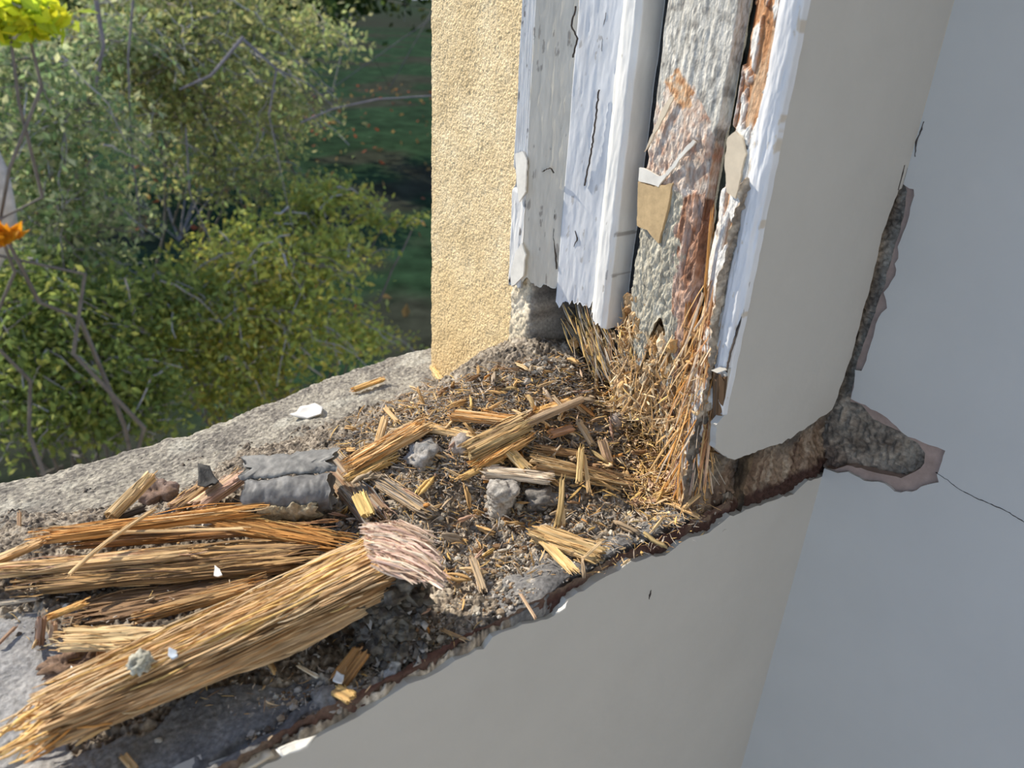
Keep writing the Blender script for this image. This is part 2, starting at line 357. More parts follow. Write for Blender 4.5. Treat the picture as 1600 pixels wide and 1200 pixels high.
tag(mesh('wall_side', [(-3,.33,-.95), (-1.6,.33,-.95), (-1.6,.33,1.6), (-3,.33,1.6)], [(0,1,2,3)], cm, smooth=False), kind='structure')
tag(mesh('wall_end', [(XR+.004,-1.8,-.95), (XR+.004,-3.5,-.95), (XR+.004,-3.5,1.6), (XR+.004,-1.8,1.6)], [(0,1,2,3)], cm, smooth=False), kind='structure')
# reveal stone
def rev_p(a, b):
    return np.stack([XF+.004+.0012*fbm(a*60, b*60, 0, 4)+.0004*vn(a*420, b*420)+.0004*vn(a*900, b*900)+.02*sm(.766, .775, a), a, b], -1)
def rev_c(a, b):
    base = blend([C(.66,.51,.29), C(.82,.66,.41), C(.90,.77,.53)], .5+.5*fbm(a*30, b*30, 3, 4)+.25*vn(a*420, b*420))
    low = sm(.20, .06, b+.03*vn(a*25, b*25))[..., None]
    return base*(1-low*.5)+C(.80,.58,.28)*low*.5
rv = empty('wall_outer'); tag(rv, kind='structure')
relief('reveal_face', np.linspace(.603, .775, 260), np.r_[np.linspace(-.08, .50, 640), np.linspace(.51, 1.6, 60)], rev_p, M_stucco, rv, rev_c)
def box(name, lo, hi, m, parent=None, cols=None):
    x0, y0, z0 = lo; x1, y1, z1 = hi
    V = [(x0,y0,z0),(x1,y0,z0),(x1,y1,z0),(x0,y1,z0),(x0,y0,z1),(x1,y0,z1),(x1,y1,z1),(x0,y1,z1)]
    Fc = [(3,2,1,0),(4,5,6,7),(0,1,5,4),(1,2,6,5),(2,3,7,6),(3,0,4,7)]
    return mesh(name, V, Fc, m, None if cols is None else np.tile(cols, (8,1)), parent, False)
box('outer_masonry', (XF+.012, .606, -4.2), (2.2, .772, 1.6), M_stucco, rv, C(.78,.62,.38))
box('masonry_below', (-1.6, .36, -4.2), (2.2, .79, -.09), M_stucco, rv, C(.70,.56,.36))
# ------------------------------------------------------------------ stone sill
def sill_p(a, b):       # a along X, b = 0..1 across, then down over the front edge
    yo = .795+.07*sm(.1, .52, a)+.010*fbm(a*14, 2., 0, 3)+.003*vn(a*90, 1.)
    y = .60+(yo-.60)*np.minimum(b, 1.)
    z = -.030-.05*(y-.72)-.018*sm(.93, 1.0, b)-.06*np.clip(b-1, 0, 1)+.0022*fbm(a*50, y*50, 0, 4)+.0009*vn(a*420, y*420)
    return np.stack([a, y+.012*np.sin(np.clip(b-.93, 0, .2)*12), z], -1)
def sill_c(a, b):
    t = .5+.5*fbm(a*40, b*12, 5, 4)+.5*vn(a*420, b*100)
    c = blend([C(.12,.11,.10), C(.27,.25,.215), C(.44,.41,.34)], t)
    l = sm(.15, .45, fbm(a*18, b*6, 9, 4))[..., None]
    return c*(1-.4*l)+C(.56,.55,.48)*.4*l
ss = relief('window_sill', np.linspace(-.75, .62, 760), np.r_[np.linspace(0, 1, 130), np.linspace(1.02, 2, 20)], sill_p, M_stone, None, sill_c); tag(ss, kind='structure')
# ------------------------------------------------------------------ debris bed
CR = [[(0,1172),(45,1146),(70,1128)], [(330,1200),(390,1168),(430,1146),(470,1110),(520,1085)], [(0,1205),(120,1130)]]
CRW = [[hit(*q, 2, 0.) for q in c] for c in CR]
CEM = [(-400,1080),(-100,960),(60,960),(110,1050),(60,1110),(130,1190),(300,1090),(460,1060),(540,1090),(430,1150),(330,1215),(-400,1500)]
CEM2 = [(770,930),(830,870),(980,840),(1080,770),(1110,800),(1050,850),(960,890),(880,930),(800,975)]
def bed_all(a, b):
    px, py_ = projv(np.stack([a, b, bedh(a, b)], -1).reshape(-1, 3)); px = px.reshape(a.shape)+14*vn(a*60, b*60); py_ = py_.reshape(a.shape)+14*vn(a*60, b*60, 7)
    cem = (inpoly(px, py_, CEM) | inpoly(px, py_, CEM2)).astype(float)
    d = np.full(a.shape, 9.)
    for c in CRW:
        for p, q in zip(c[:-1], c[1:]):
            v = (q-p)[:2]; t = np.clip(((a-p[0])*v[0]+(b-p[1])*v[1])/(v @ v), 0, 1)
            d = np.minimum(d, np.hypot(a-p[0]-t*v[0], b-p[1]-t*v[1]))
    return cem, d
def bed_p(a, b):
    a = np.where(b > .60, np.minimum(a, .484), a)
    cem, d = bed_all(a, b)
    r = .0060*fbm(a*45, b*45, 0, 5)+.0024*vn(a*330, b*330)+.0016*vn(a*700, b*700, 3)
    s = .004*fbm(a*22, b*22, 3, 3)+.0005*vn(a*400, b*400)
    z = bedh(a, b)+r*(1-cem)+(s+.002)*cem-.006*np.exp(-((d+.0015*vn(a*90, b*90))/.0016)**2)-.05*(1-sm(.3222+.004*sm(.28, .36, a), .3255+.007*sm(.28, .36, a), b))
    return np.stack([a, np.maximum(b+.003*vn(a*60, 3.)*(b < .34), .3222), z], -1)
def bed_c(a, b):
    cem, d = bed_all(a, b); cem = cem[..., None]
    t = .45+.7*fbm(a*70, b*70, 5, 4)+.45*vn(a*500, b*500)
    dirt = blend([C(.075,.065,.055), C(.18,.15,.12), C(.32,.275,.22), C(.46,.41,.34)], t)
    dirt = dirt*(1+.3*sm(.55, .35, b))[..., None]
    ce = blend([C(.09,.09,.095), C(.17,.17,.175), C(.27,.265,.26)], .5+.7*fbm(a*30, b*30, 8, 4)+.3*vn(a*500, b*500))  # cement darkened, the log's shadow is put into its colour
    lf = sm(.06, -.03, a)[..., None]*cem  # left part lightened, sunlight put into the cement colour
    return (dirt*(1-cem)+ce*cem)*(1-lf*.0)+lf*.12
bed = relief('debris_bed', np.linspace(-.5, .60, 1000), np.r_[np.linspace(.3215, .334, 24), np.linspace(.335, .73, 380)], bed_p, M_vc, None, bed_c)
tag(bed, 'grey brown layer of dust, mortar and crumbled timber covering the sill', 'debris', kind='stuff')
# ------------------------------------------------------------------ window frame (vertical members)
ZT = 1.6
def member(name, prof, zb, colf, m, parent, disp=.0005, nw=40, zf=.50, th=.0, ragb=.004, noise=90, dfn=None, z0=0.02):
    """vertical member: prof = [(x,y)...] across; bottom edge ragged at zb(s)"""
    P = np.array(prof, float); sl_ = np.r_[0, np.cumsum(np.linalg.norm(np.diff(P, axis=0), axis=1))]; s = np.linspace(0, sl_[-1], nw)
    X = np.interp(s, sl_, P[:,0]); Y = np.interp(s, sl_, P[:,1])
    tx, ty = np.gradient(X), np.gradient(Y); nn = np.stack([-ty, tx], 1); nn /= np.linalg.norm(nn, axis=1)[:, None]
    if nn[:, 0].sum() > 0: nn = -nn
    zz = np.r_[np.linspace(0, 1, 300), np.linspace(1.02, 3, 40)]
    Z0 = zb(Y)+ragb*fbm(Y*220, 3., 0, 3)*2
    Z = np.where(zz[:, None] <= 1, Z0+(zf-Z0)*zz[:, None], zf+(ZT-zf)*(zz[:, None]-1)/2)
    YY = np.broadcast_to(Y, Z.shape); d = disp*(fbm(YY*noise*3, Z*noise*.5, 1, 5))*2
    if dfn is not None: d = d+dfn(YY, Z)
    V = np.stack([X+nn[:,0]*d, Y+nn[:,1]*d, Z], -1).reshape(-1, 3)
    c = colf(YY, Z).reshape(-1, 3)
    n = len(V); Fc = gridf(len(zz), nw)
    # back skin and rim give thickness
    back = (np.stack([X-nn[:,0]*(d*0+.003), Y-nn[:,1]*(d*0+.003), Z], -1)).reshape(-1, 3)
    rim = []
    for j in range(nw-1): rim.append([j, j+1, n+j+1, n+j])
    for i in range(len(zz)-1):
        rim.append([i*nw, (i+1)*nw, n+(i+1)*nw, n+i*nw]); k = nw-1; rim.append([i*nw+k, (i+1)*nw+k, n+(i+1)*nw+k, n+i*nw+k])
    V = np.vstack([V, back]); c = np.vstack([c, c*.8]); Fc = np.vstack([Fc, Fc+n, np.array(rim)])
    return mesh(name, V, Fc, m, c, parent)
win = empty('window_1', (XF, .32, 0)); tag(win, kind='structure')
win.location = (0, 0, 0)
def flk(Y, Z, base, spots, thr=.32, f=60):
    k = sm(thr, thr+.06, fbm(Y*f*2, Z*f*.6, 6, 4))[..., None]
    return base*(1-k)+spots*k
wcol = lambda Y, Z: flk(Y, Z, C(.74,.75,.75), C(.40,.39,.38), .52, 110)
ribs = lambda Y, Z: -.0016*(.5+.5*np.sin(Y*2100))*sm(.24, .30, Z)-.0035*(sm(.27, .262, Z)*sm(.245, .253, Z))
member('outer_stop', [(.492,.602), (.470,.598), (.4705,.578)], lambda Y: .150+0*Y, lambda Y, Z: flk(Y, Z, C(.72,.73,.74), C(.25,.24,.24), .36, 120), M_paint, win, .0007, 70, dfn=ribs)
member('stop_face', [(.4705,.580), (.474,.574), (.490,.541)], lambda Y: .158+.25*(.575-Y)*0, lambda Y, Z: flk(Y, Z, C(.60,.57,.50), C(.34,.31,.27), .40, 120), M_paint, win, .0004, 60)
member('sash_channel', [(.487,.541), (.502,.489)], lambda Y: .150-.3*(Y-.515), lambda Y, Z: flk(Y, Z, C(.66,.69,.74), C(.45,.45,.46), .5, 120), M_paint, win, .0004, 60)
member('parting_bead', [(.500,.496), (.484,.486), (.478,.476), (.478,.466), (.482,.462), (.505,.461)], lambda Y: .150+0*Y, wcol, M_paint, win, .0006, 70)
gap_shade = lambda Y, Z: blend([C(.015,.015,.017), C(.05,.05,.052), C(.12,.115,.11)], .3+.6*fbm(Y*200, Z*14, 2, 4))  # near-black colour carries the shade inside the gap
member('shaded_gap', [(.504,.470), (.512,.440)], lambda Y: .09+0*Y, gap_shade, M_vc, win, .001, 20)
# weathered board
def board_c(Y, Z):
    P = np.stack([np.full(Y.shape, .486), Y, Z], -1).reshape(-1, 3); px, pv = projv(P); px = px.reshape(Y.shape); pv = pv.reshape(Y.shape)
    n = fbm(Y*90, Z*90, 4, 4); n2 = vn(Y*420, Z*300)
    px = px+14*n; pv = pv+22*n
    paint = blend([C(.30,.29,.27), C(.52,.51,.47), C(.62,.61,.57)], .75+.8*fbm(Y*200, Z*40, 2, 4)-.6*sm(.25, .5, vn(Y*260, Z*200)))
    pinkr = blend([C(.50,.30,.22), C(.58,.46,.38), C(.72,.66,.6)], .55+.6*fbm(Y*160, Z*160, 6, 4)+.4*n2)
    greyr = blend([C(.28,.26,.22), C(.50,.47,.38), C(.60,.58,.50)], .5+.7*fbm(Y*250, Z*60, 9, 4))
    brown = blend([C(.14,.08,.06), C(.34,.17,.10), C(.58,.40,.31), C(.40,.34,.32)], .5+.9*fbm(Y*200, Z*40, 12, 4))
    c = paint
    k = inpoly(px, pv, [(1000,300),(1030,150),(1050,110),(1085,130),(1110,190),(1128,250),(1105,330),(1000,320)])[..., None]; c = c*(1-k)+pinkr*k
    k = inpoly(px, pv, [(960,560),(970,430),(985,330),(1010,290),(1066,300),(1062,420),(1060,560)])[..., None]; c = c*(1-k)+greyr*k
    k = inpoly(px, pv, [(1050,600),(1064,310),(1090,300),(1130,330),(1120,600)])[..., None]; c = c*(1-k)+brown*k
    k = inpoly(px, pv, [(1040,130),(1056,100),(1092,150),(1085,175),(1060,165)])[..., None]; c = c*(1-k)+blend([C(.40,.19,.09), C(.60,.36,.20), C(.62,.55,.44)], .5+.9*fbm(Y*260, Z*260, 15, 4))*k
    return c
def board_d(Y, Z):
    return .0022*fbm(Y*480, Z*200, 3, 4)*sm(.36, .30, Z)-.007*sm(.36, .30, Z)*sm(.15, .35, fbm(Y*80, Z*22, 5, 3))*sm(.415, .395, Y)
bdm = member('weathered_board', [(.492,.4425), (.487,.441), (.484,.41), (.486,.376), (.496,.373)], lambda Y: .150+.03*np.sin(Y*160), board_c, M_board, win, .0007, 120, dfn=board_d)
bdm['label'] = 'grey weathered board with worn pinkish and tan patches'
member('inner_gap', [(.504,.378), (.508,.352)], lambda Y: .125+0*Y, lambda Y, Z: blend([C(.02,.02,.018), C(.07,.08,.06), C(.16,.17,.14)], .3+.8*fbm(Y*160, Z*60, 3, 4)), M_vc, win, .003, 30)
def edge_c(Y, Z):
    n = fbm(Y*160, Z*45, 5, 4)
    w_ = C(.76,.76,.74)*np.ones(Y.shape+(1,)); o_ = blend([C(.24,.10,.05), C(.56,.28,.13), C(.74,.55,.38)], .5+.9*fbm(Y*240, Z*25, 8, 4))
    k = (sm(-.05, .08, n+.22*sm(.235, .19, Z)+.1*sm(.347, .36, Y)+.12*sm(.37, .41, Z)-.1))[..., None]
    return w_*(1-k)+o_*k
def edge_d(Y, Z): return -.004*sm(.0, .12, fbm(Y*160, Z*45, 5, 4))
member('casing_edge', [(.500,.368), (.489,.366), (.482,.352), (.480,.338), (.482,.332)], lambda Y: .062+.02*np.sin(Y*300), edge_c, M_board, win, .0008, 110, dfn=edge_d, ragb=.010)
member('paint_edge', [(.4835,.340), (.4785,.3365), (.4765,.331), (.4775,.325), (.481,.3206), (.487,.3203)], lambda Y: .175-2.6*(.341-Y), lambda Y, Z: flk(Y, Z, C(.74,.76,.80), C(.6,.55,.48), .42, 120), M_paint, win, .0007, 50)
# applied flakes and patches on the board
def patch(name, pts, x, th, m, parent, col=None, sd=0):
    P = rag([tuple(hit(*q, 0, x)[1:]) for q in pts], .0006, .003, sd, True)
    o = sheet(name, [(x-.001, a, b) for a, b in P], (-1,0,0), th, m, parent); return o
M_fill = mat('tan_filler', (.50,.37,.21), nscale=120, ncon=.18, bscale=200, bump=.3, rough=.8)
M_flake = mat('paint_flake', (.74,.73,.69), nscale=60, ncon=.12, bscale=80, bump=.3, rough=.5)
M_fl2 = mat('cream_flake', (.66,.58,.46), nscale=60, ncon=.12, bscale=80, bump=.3, rough=.6)
o = patch('filler_patch', [(998,284),(1022,291),(1052,286),(1046,318),(1030,380),(1012,360),(996,352)], .4825, .003, M_fill, win, sd=1); o['label'] = 'flat tan filler patch on the weathered board'
patch('paint_flake', [(1000,262),(1010,265),(1030,275),(1044,272),(1030,292),(998,282)], .4822, .002, M_flake, win, sd=2)
patch('paint_flake', [(1088,222),(1070,242),(1044,274),(1040,272),(1064,240),(1084,218)], .4815, .0015, M_flake, win, sd=3)
patch('paint_flake', [(1036,170),(1048,152),(1054,152),(1018,222),(1008,238)], .4822, .0015, M_fl2, win, sd=4)
patch('paint_flake', [(1150,205),(1160,215),(1166,240),(1150,310),(1137,300),(1133,250),(1138,215)], .4795, .002, M_fl2, win, sd=5)
patch('paint_flake', [(806,240),(818,236),(824,250),(822,300),(812,316),(808,280)], .4685, .0015, M_flake, win, sd=6)
patch('paint_flake', [(806,395),(816,380),(822,398),(818,432),(800,448),(799,425)], .4685, .0015, M_flake, win, sd=7)
for q, x in (([(868,292),(870,330),(868,370),(872,420)], .4885), ([(903,10),(896,40),(905,60),(898,90)], .480), ([(938,140),(934,180),(926,240),(916,290)], .494), ([(951,20),(945,45),(944,80)], .497), ([(902,360),(905,372),(900,385)], .494), ([(868,270),(862,262),(850,268)], .480)):
    pp = jag([tuple(hit(*a, 0, x)[1:]) for a in q], .004, .0012, x*100)
    crack('crack', [(x-.0025, a, b) for a, b in pp], (-1,0,0), .0008, win)
# jamb masonry and dark recess under the stop
def jam_p(a, b): return np.stack([.480+.004*fbm(a*60, b*60, 0, 4)+.0012*vn(a*400, b*400)+.05*sm(.570, .555, a+.006*vn(b*60, 1.))+.010*sm(.574, .555, a), a, b], -1)
relief('jamb_mortar', np.linspace(.47, .604, 150), np.linspace(.0, .19, 170), jam_p, M_vc, win,
       lambda a, b: blend([C(.10,.09,.08), C(.20,.185,.165), C(.32,.3,.26)], .5+.7*fbm(a*90, b*90, 3, 4))*(1-sm(.568, .580, a)[..., None])+blend([C(.5,.44,.33), C(.66,.58,.44), C(.74,.68,.56)], .5+.6*fbm(a*90, b*90, 3, 4))*sm(.568, .580, a)[..., None])
# back of cavity
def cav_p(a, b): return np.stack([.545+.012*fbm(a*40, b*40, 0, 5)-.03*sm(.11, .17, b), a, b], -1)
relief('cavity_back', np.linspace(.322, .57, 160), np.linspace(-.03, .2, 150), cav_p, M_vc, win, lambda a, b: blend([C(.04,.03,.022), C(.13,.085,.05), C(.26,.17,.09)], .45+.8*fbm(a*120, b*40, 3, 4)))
# spongy rotted foot of the frame: hanging fibres, clumps
def rot(name, n, ys, zs, xs, ln, cols, wd, lean=(0,0), label=None, clump=0):
    b = Bag()
    for i in range(n):
        y = random.uniform(*ys); z = random.uniform(*zs(y)) if callable(zs) else random.uniform(*zs); x = random.uniform(*(xs(y, z) if callable(xs) else xs))
        l = random.uniform(*ln); y = max(y, .336); p0 = (x, y, z); p1 = (x+random.uniform(-.35,.35)*l, max(y+(lean[0]+random.uniform(-.40,.40))*l, .332), z-l*(1-lean[1]))
        strand(b, p0, p1, random.uniform(*wd), wd[0], cols[random.randrange(len(cols))], .05, 3, (-1,0,0), .1)
    for i in range(clump):
        y = random.uniform(*ys); z = random.uniform(*zs(y)) if callable(zs) else random.uniform(*zs); x = random.uniform(*(xs(y, z) if callable(xs) else xs))
        V, Fc = rock_mesh(random.uniform(.002, .005), 2, 1.1, 3.2, i*3.1, 1.6); Fq = np.c_[Fc, Fc[:, 2]]
        b.add(V[:, [0,1,2]]+np.array([x, y, z-.01]), Fq, cols[random.randrange(len(cols))]*random.uniform(.7, 1.15))
    F3 = np.concatenate(b.F)
    o = b.build(name, M_strand, win, smooth=False); o['kind'] = 'stuff'
    if label: o['label'] = label
    return o
RC = [TAN, C(.62,.38,.16), PALE, BROWN*1.6, C(.46,.30,.15), C(.70,.56,.38)]
def core_p(a, b):
    ed = sm(.05, .085, b)
    d = .020*np.abs(fbm(a*70, b*34, 2, 5))*2+.004*vn(a*600, b*160)+.020*(1-ed)+.012*sm(.25, .5, fbm(a*45, b*30, 9, 3))
    return np.stack([.486+d, a, b], -1)
core = relief('rotted_core', np.linspace(.332, .448, 240), np.linspace(.068, .185, 280), core_p, M_board, win, lambda a, b: blend([C(.10,.055,.03), C(.36,.20,.09), C(.58,.38,.19), C(.72,.54,.34)], .78-1.5*np.abs(fbm(a*70, b*34, 2, 5))+.3*vn(a*500, b*200)))
core['label'] = 'brown spongy rotted core of the board'
rot('rotted_fibres', 600, (.352,.445), lambda y: (.085, .175), lambda y, z: (.484, .512), (.008,.034), RC, (.0006,.0022), label='spongy orange brown rotted end of the board', clump=150)
b = Bag()
for i in range(2600):
    y = random.uniform(.350,.452) if i % 4 else random.uniform(.335,.36); zb_ = random.uniform(.068, .158); x = random.uniform(.480, .512)
    l = .003+.014*random.random()**2; d = rng.normal(size=3)*np.array([.6, .7, 1.]); d /= np.linalg.norm(d); p0 = np.array([x, y, zb_])
    strand(b, p0, p0+d*l, random.uniform(.0006, .0028), .0009, random.choice(RC+[YEL, C(.84,.70,.46), C(.80,.62,.38), PALE]), .05, 2, (-1,0,0), .1)
o = b.build('rotted_crumbs', M_strand, win, smooth=False); o['kind'] = 'stuff'
b = Bag()
for i in range(2200):   # bright shavings fallen against the foot of the frame
    t = random.random(); q = (random.gauss(1030, 34), random.gauss(725, 40)) if i % 3 else (random.gauss(985, 40), random.gauss(640, 30))
    if q[0] > 1108 or q[1] > 812: continue
    p0 = ghit(*q, .001+.010*random.random())
    if p0[0] > .57: continue
    l = px2m(5+26*random.random()**2, p0); a = random.uniform(0, 6.28)
    strand(b, p0, p0+np.array([math.cos(a)*l, math.sin(a)*l, random.uniform(-.3,.6)*l]), px2m(1+3*random.random()**2, p0), px2m(1.2, p0), random.choice([YEL, PALE, TAN, C(.82,.66,.42), C(.80,.56,.24), C(.7,.5,.35)]), .07, 3, (0,0,1), .1)
o = b.build('shavings', M_strand, bed, smooth=False); o['kind'] = 'stuff'; o['label'] = 'bright yellow shavings fallen against the frame foot'
rot('edge_splinters', 260, (.335,.362), (.07,.235), (.480,.492), (.02,.07), [ORANGE, TAN, PALE, C(.76,.60,.44), C(.5,.27,.13)], (.0007,.0022), (-.02,0), label='long orange splinters along the casing edge')
rot('lower_splinters', 170, (.342,.362), (.035,.10), (.483,.510), (.02,.055), [ORANGE, TAN, PALE, PINK], (.001,.003), (-.05,0), clump=30)
# remains of the timber sill end, slanting away under the frame
b = Bag()
for i in range(1000):
    t = random.random()**.8; q = (882+t*190+random.uniform(-14,30), 478+t*175+random.uniform(-26,40))
    x = .500+random.uniform(-.012,.03); p0 = hit(*q, 0, x); l = random.uniform(.012,.036)
    p1 = p0+np.array([random.uniform(-.3,.3)*l, -l*random.uniform(.4,1), -l*random.uniform(.5,1.2)])
    strand(b, p0, p1, random.uniform(.0007,.0024), .0010, [GREY*1.1, OLIVE, C(.50,.42,.32), BROWN*1.6, C(.46,.40,.32)][i % 5] if random.random() < .75 else YEL, .06, 3, (-1,0,0), .1)
for i in range(170):
    t = random.random(); q = (900+t*180+random.uniform(-14,34), 500+t*165+random.uniform(-10,44)); p = hit(*q, 0, .512+random.uniform(-.01,.02))
    V, Fc = rock_mesh(random.uniform(.002,.006), 2, 1.1, 3., i*1.7, 1.2); b.add(V+p, np.c_[Fc, Fc[:, 2]], [OLIVE*.7, BROWN*1.2, TAN*.8, YEL*.9][i % 4]*random.uniform(.7,1.1))
o = b.build('sill_end_fibres', M_strand, win, smooth=False); o['kind'] = 'stuff'; o['label'] = 'crumbling grey brown timber sill end slanting under the frame'
# discrete strips one can pick apart along the rotted frame
for i, (p, q, x, wd, cols) in enumerate([((1112,330),(1100,470),.4795,9,[ORANGE*.6,ORANGE,PALE]), ((1122,440),(1108,600),.4790,8,[ORANGE,TAN,PALE]), ((1104,610),(1086,700),.486,14,[ORANGE,PALE,TAN]),
        ((1114,640),(1100,760),.486,10,[ORANGE,PINK,PALE]), ((1068,510),(1108,540),.480,7,[BROWN,BROWN*1.6,TAN*.7]), ((975,470),(985,560),.492,13,[ORANGE*.6,TAN,PALE]), ((1000,480),(1012,560),.490,10,[ORANGE,TAN,PALE]),
        ((1030,560),(1022,620),.496,15,[ORANGE*.8,TAN,PALE]), ((1075,470),(1070,560),.486,14,[ORANGE*.8,TAN,PINK]), ((1052,540),(1050,620),.494,16,[TAN,PALE,ORANGE]), ((1096,690),(1092,760),.492,10,[YEL,PALE]),
        ((915,520),(985,610),.505,14,[GREY*.8,OLIVE,TAN]), ((885,500),(950,590),.508,11,[GREY,OLIVE*.8,BROWN]), ((950,540),(1010,640),.512,14,[BROWN,TAN*.8,YEL]), ((985,600),(1040,660),.515,18,[BROWN*.8,YEL,TAN])]):
    p0, p1 = hit(*p, 0, x), hit(*q, 0, x+.003)
    wood('splinter', '', '', p0, p1, px2m(wd, p0), px2m(wd*.5, p0), cols, fib=10, parent=win, nth=20, nx=18, rag=.2)
# broken dark bark where the casing has snapped
wood('broken_casing_core', '', '', hit(1127,583,1,.326), hit(1122,662,1,.328), .012, .008, [DARK, BROWN, BROWN*1.5], fib=8, parent=win, nth=24, nx=20)
# ------------------------------------------------------------------ loose pieces: helper placing by two points on the bed
def W(name, label, cat, a, b_, w_, t_, cols, la=.006, lb=None, roll=0, fib=14, **k):
    lb = la if lb is None else lb
    p0, p1 = ghit(*a, la), ghit(*b_, lb); return wood(name, label, cat, p0, p1, px2m(w_, p0), px2m(t_, p0), cols, roll, fib, **k)
H1 = dict(nth=72, nx=70)
# the big log
lg = empty('rotted_log'); p0, p1 = ghit(66, 1134, .030), ghit(622, 884, .036)
lgW = px2m(134, (p0+p1)/2); L_ = np.linalg.norm(p1-p0)
x, y, z, L0 = frame_axes(p0, p1, roll=-.30)
lg.matrix_world = Matrix(((x[0],y[0],z[0],(p0+p1)[0]/2), (x[1],y[1],z[1],(p0+p1)[1]/2), (x[2],y[2],z[2],(p0+p1)[2]/2), (0,0,0,1)))
tag(lg, 'largest rotted timber log with ragged tan fibres lying at the lower left', 'log')
LC = [C(.40,.25,.14), C(.60,.41,.22), C(.73,.52,.30), C(.62,.38,.18), C(.82,.62,.38)]
V, Fc, c = wood_geo(L0*1.02, lgW, lgW*.56, LC, rag=.06, groove=.085, nth=300, nx=220, bend=-.015, seed=3.3, gl=20., taper=(.80,1.15))
Bg = Bag(); Bg.add(V, Fc, c); Bg.build('core', M_wood, lg, smooth=False)
Bg = Bag()
for i in range(520):
    xs = random.uniform(-.52, .44)*L0; l = min(random.uniform(.02, .10)*(1.2 if random.random() < .3 else .5), .49*L0-xs); yy = random.uniform(-.5, .5)
    zt_ = .5*(1-abs(yy*2)**3.2)**(1/3.2)*1.03 if abs(yy) < .5 else 0
    q = xs/(L0/2); tpp = .8+.35*(xs/L0+.5); zz = zt_*lgW*.56*tpp+.015*L0*q*q+(.002 if yy > .25 else 0); yy *= tpp
    strand(Bg, (xs, yy*lgW, zz), (xs+l, (yy+random.uniform(-.06, .06))*lgW, zz+random.uniform(-.0006, .0022)), random.uniform(.0006, .0022), .0010, LC[random.randrange(1, 5)] if random.random() < .75 else YEL, .05, 5)
for i in range(150):    # ragged left end and top ridge
    yy = random.uniform(-.5, .5); x0 = -L0*.5+random.uniform(.0, .06)
    strand(Bg, (x0, yy*lgW, random.uniform(-.2, .3)*lgW*.5), (x0-random.uniform(.012, .035), (yy+random.uniform(-.05,.05))*lgW, random.uniform(-.25, .25)*lgW*.5), random.uniform(.001, .003), .0016, random.choice([ORANGE, TAN, PALE, YEL]), .08, 4)
Bg.build('loose_fibres', M_strand, lg)['kind'] = 'stuff'
Bg = Bag()              # pinkish brush of broken fibre ends at the right
for i in range(620):
    u, v = random.random(), random.random()**.8
    q0 = (556+u*70+v*22, 818+v*66-u*8); q1 = (q0[0]+random.uniform(45, 92)*(1-.35*u), q0[1]+random.uniform(-4, 14)+u*22+v*14)
    lf = .070-.006*v+.004*random.random(); a_, b_ = ghit(*q0, lf), ghit(*q1, lf-.004-.016*u*random.random())
    strand(Bg, a_, b_, random.uniform(.0010, .0024), .0012, random.choice([C(.86,.66,.54), C(.82,.66,.48), C(.84,.60,.50), C(.90,.76,.62), C(.62,.42,.34), C(.72,.52,.38)]), .08, 4)
o = Bg.build('fibre_brush', M_strand, smooth=False); o['kind'] = 'stuff'; o['label'] = 'pinkish brush of snapped fibre ends'; o.parent = lg; o.matrix_parent_inverse = lg.matrix_world.inverted()
# crumbly black-grey crust hugging the right end
Bg = Bag()
for i in range(16):
    t = i/15; q = ghit(600+random.uniform(-12, 36), 900+t*112, .034*(1-t)+.004)
    V, Fc = rock_mesh(random.uniform(.014, .020), 4, .75, 2.6, i*2.3, .9); cc = blend([DARK*.6, C(.09,.08,.065), C(.16,.14,.11), C(.42,.41,.39)], .36+.9*fbm(V[:,0]*260, V[:,1]*260, V[:,2]*260+i, 4)+.1*sm(.010, .02, V[:,2])); Bg.add(V+q, Fc, cc)
for i in range(420):
    t = random.random(); q = ghit(588+random.uniform(-22, 76), 890+t*140+random.uniform(-10, 10), .040*(1-t)+.006)
    V, Fc = rock_mesh(random.uniform(.0012, .0042), 1, .9, 2.0, i*2.3, .9); Bg.add(V+q, Fc, random.choice([DARK, DARK*1.4, GREY*.35, BROWN*.6, GREY*.9, GREY*.25]))
o = Bg.build('mortar_crust', M_vc, smooth=False); o.matrix_world = Matrix.Identity(4); o['kind'] = 'stuff'; o['label'] = 'black and grey crumbling crust on its end'; o.parent = lg; o.matrix_parent_inverse = lg.matrix_world.inverted()
BR = [BROWN, C(.34,.21,.10), TAN*.9, C(.46,.30,.14)]
# ---- left cluster
W('wood_splinter', 'long bright orange splinter lying along the back of the left cluster', 'splinter', (72,838), (398,796), 26, 18, [ORANGE*.75, ORANGE, C(.75,.42,.14), PALE], .020, .026, rag=.10, fib=26, **H1)
W('wood_splinter', 'short curled orange splinter at the left edge, above the pale slat', 'splinter', (-20,882), (66,846), 20, 12, [ORANGE, PALE, TAN], .014, .02, fib=12)
W('wood_strip', 'long pale tan slat reaching in from the left edge', 'strip', (-60,898), (300,862), 26, 16, [TAN*.8, PALE, TAN, PINK], .016, .022, fib=24, rag=.08, **H1)
W('fibrous_slab', 'dark tan fibrous slab in the middle of the left cluster', 'slab', (60,905), (470,868), 62, 26, BR, .010, .012, fib=80, rag=.12, **H1)
W('fibrous_slab', 'brown lower slab of matted fibres behind the log', 'slab', (130,960), (430,905), 60, 22, [BROWN*.8, BROWN*1.3, C(.34,.21,.10)], .000, .004, fib=70, rag=.14, **H1)
W('wood_strip', 'orange brown slat running right below the grey moulding', 'strip', (330,812), (538,852), 36, 18, [ORANGE*.5, ORANGE*.8, C(.5,.32,.12)], .020, .014, fib=40, rag=.16, **H1)
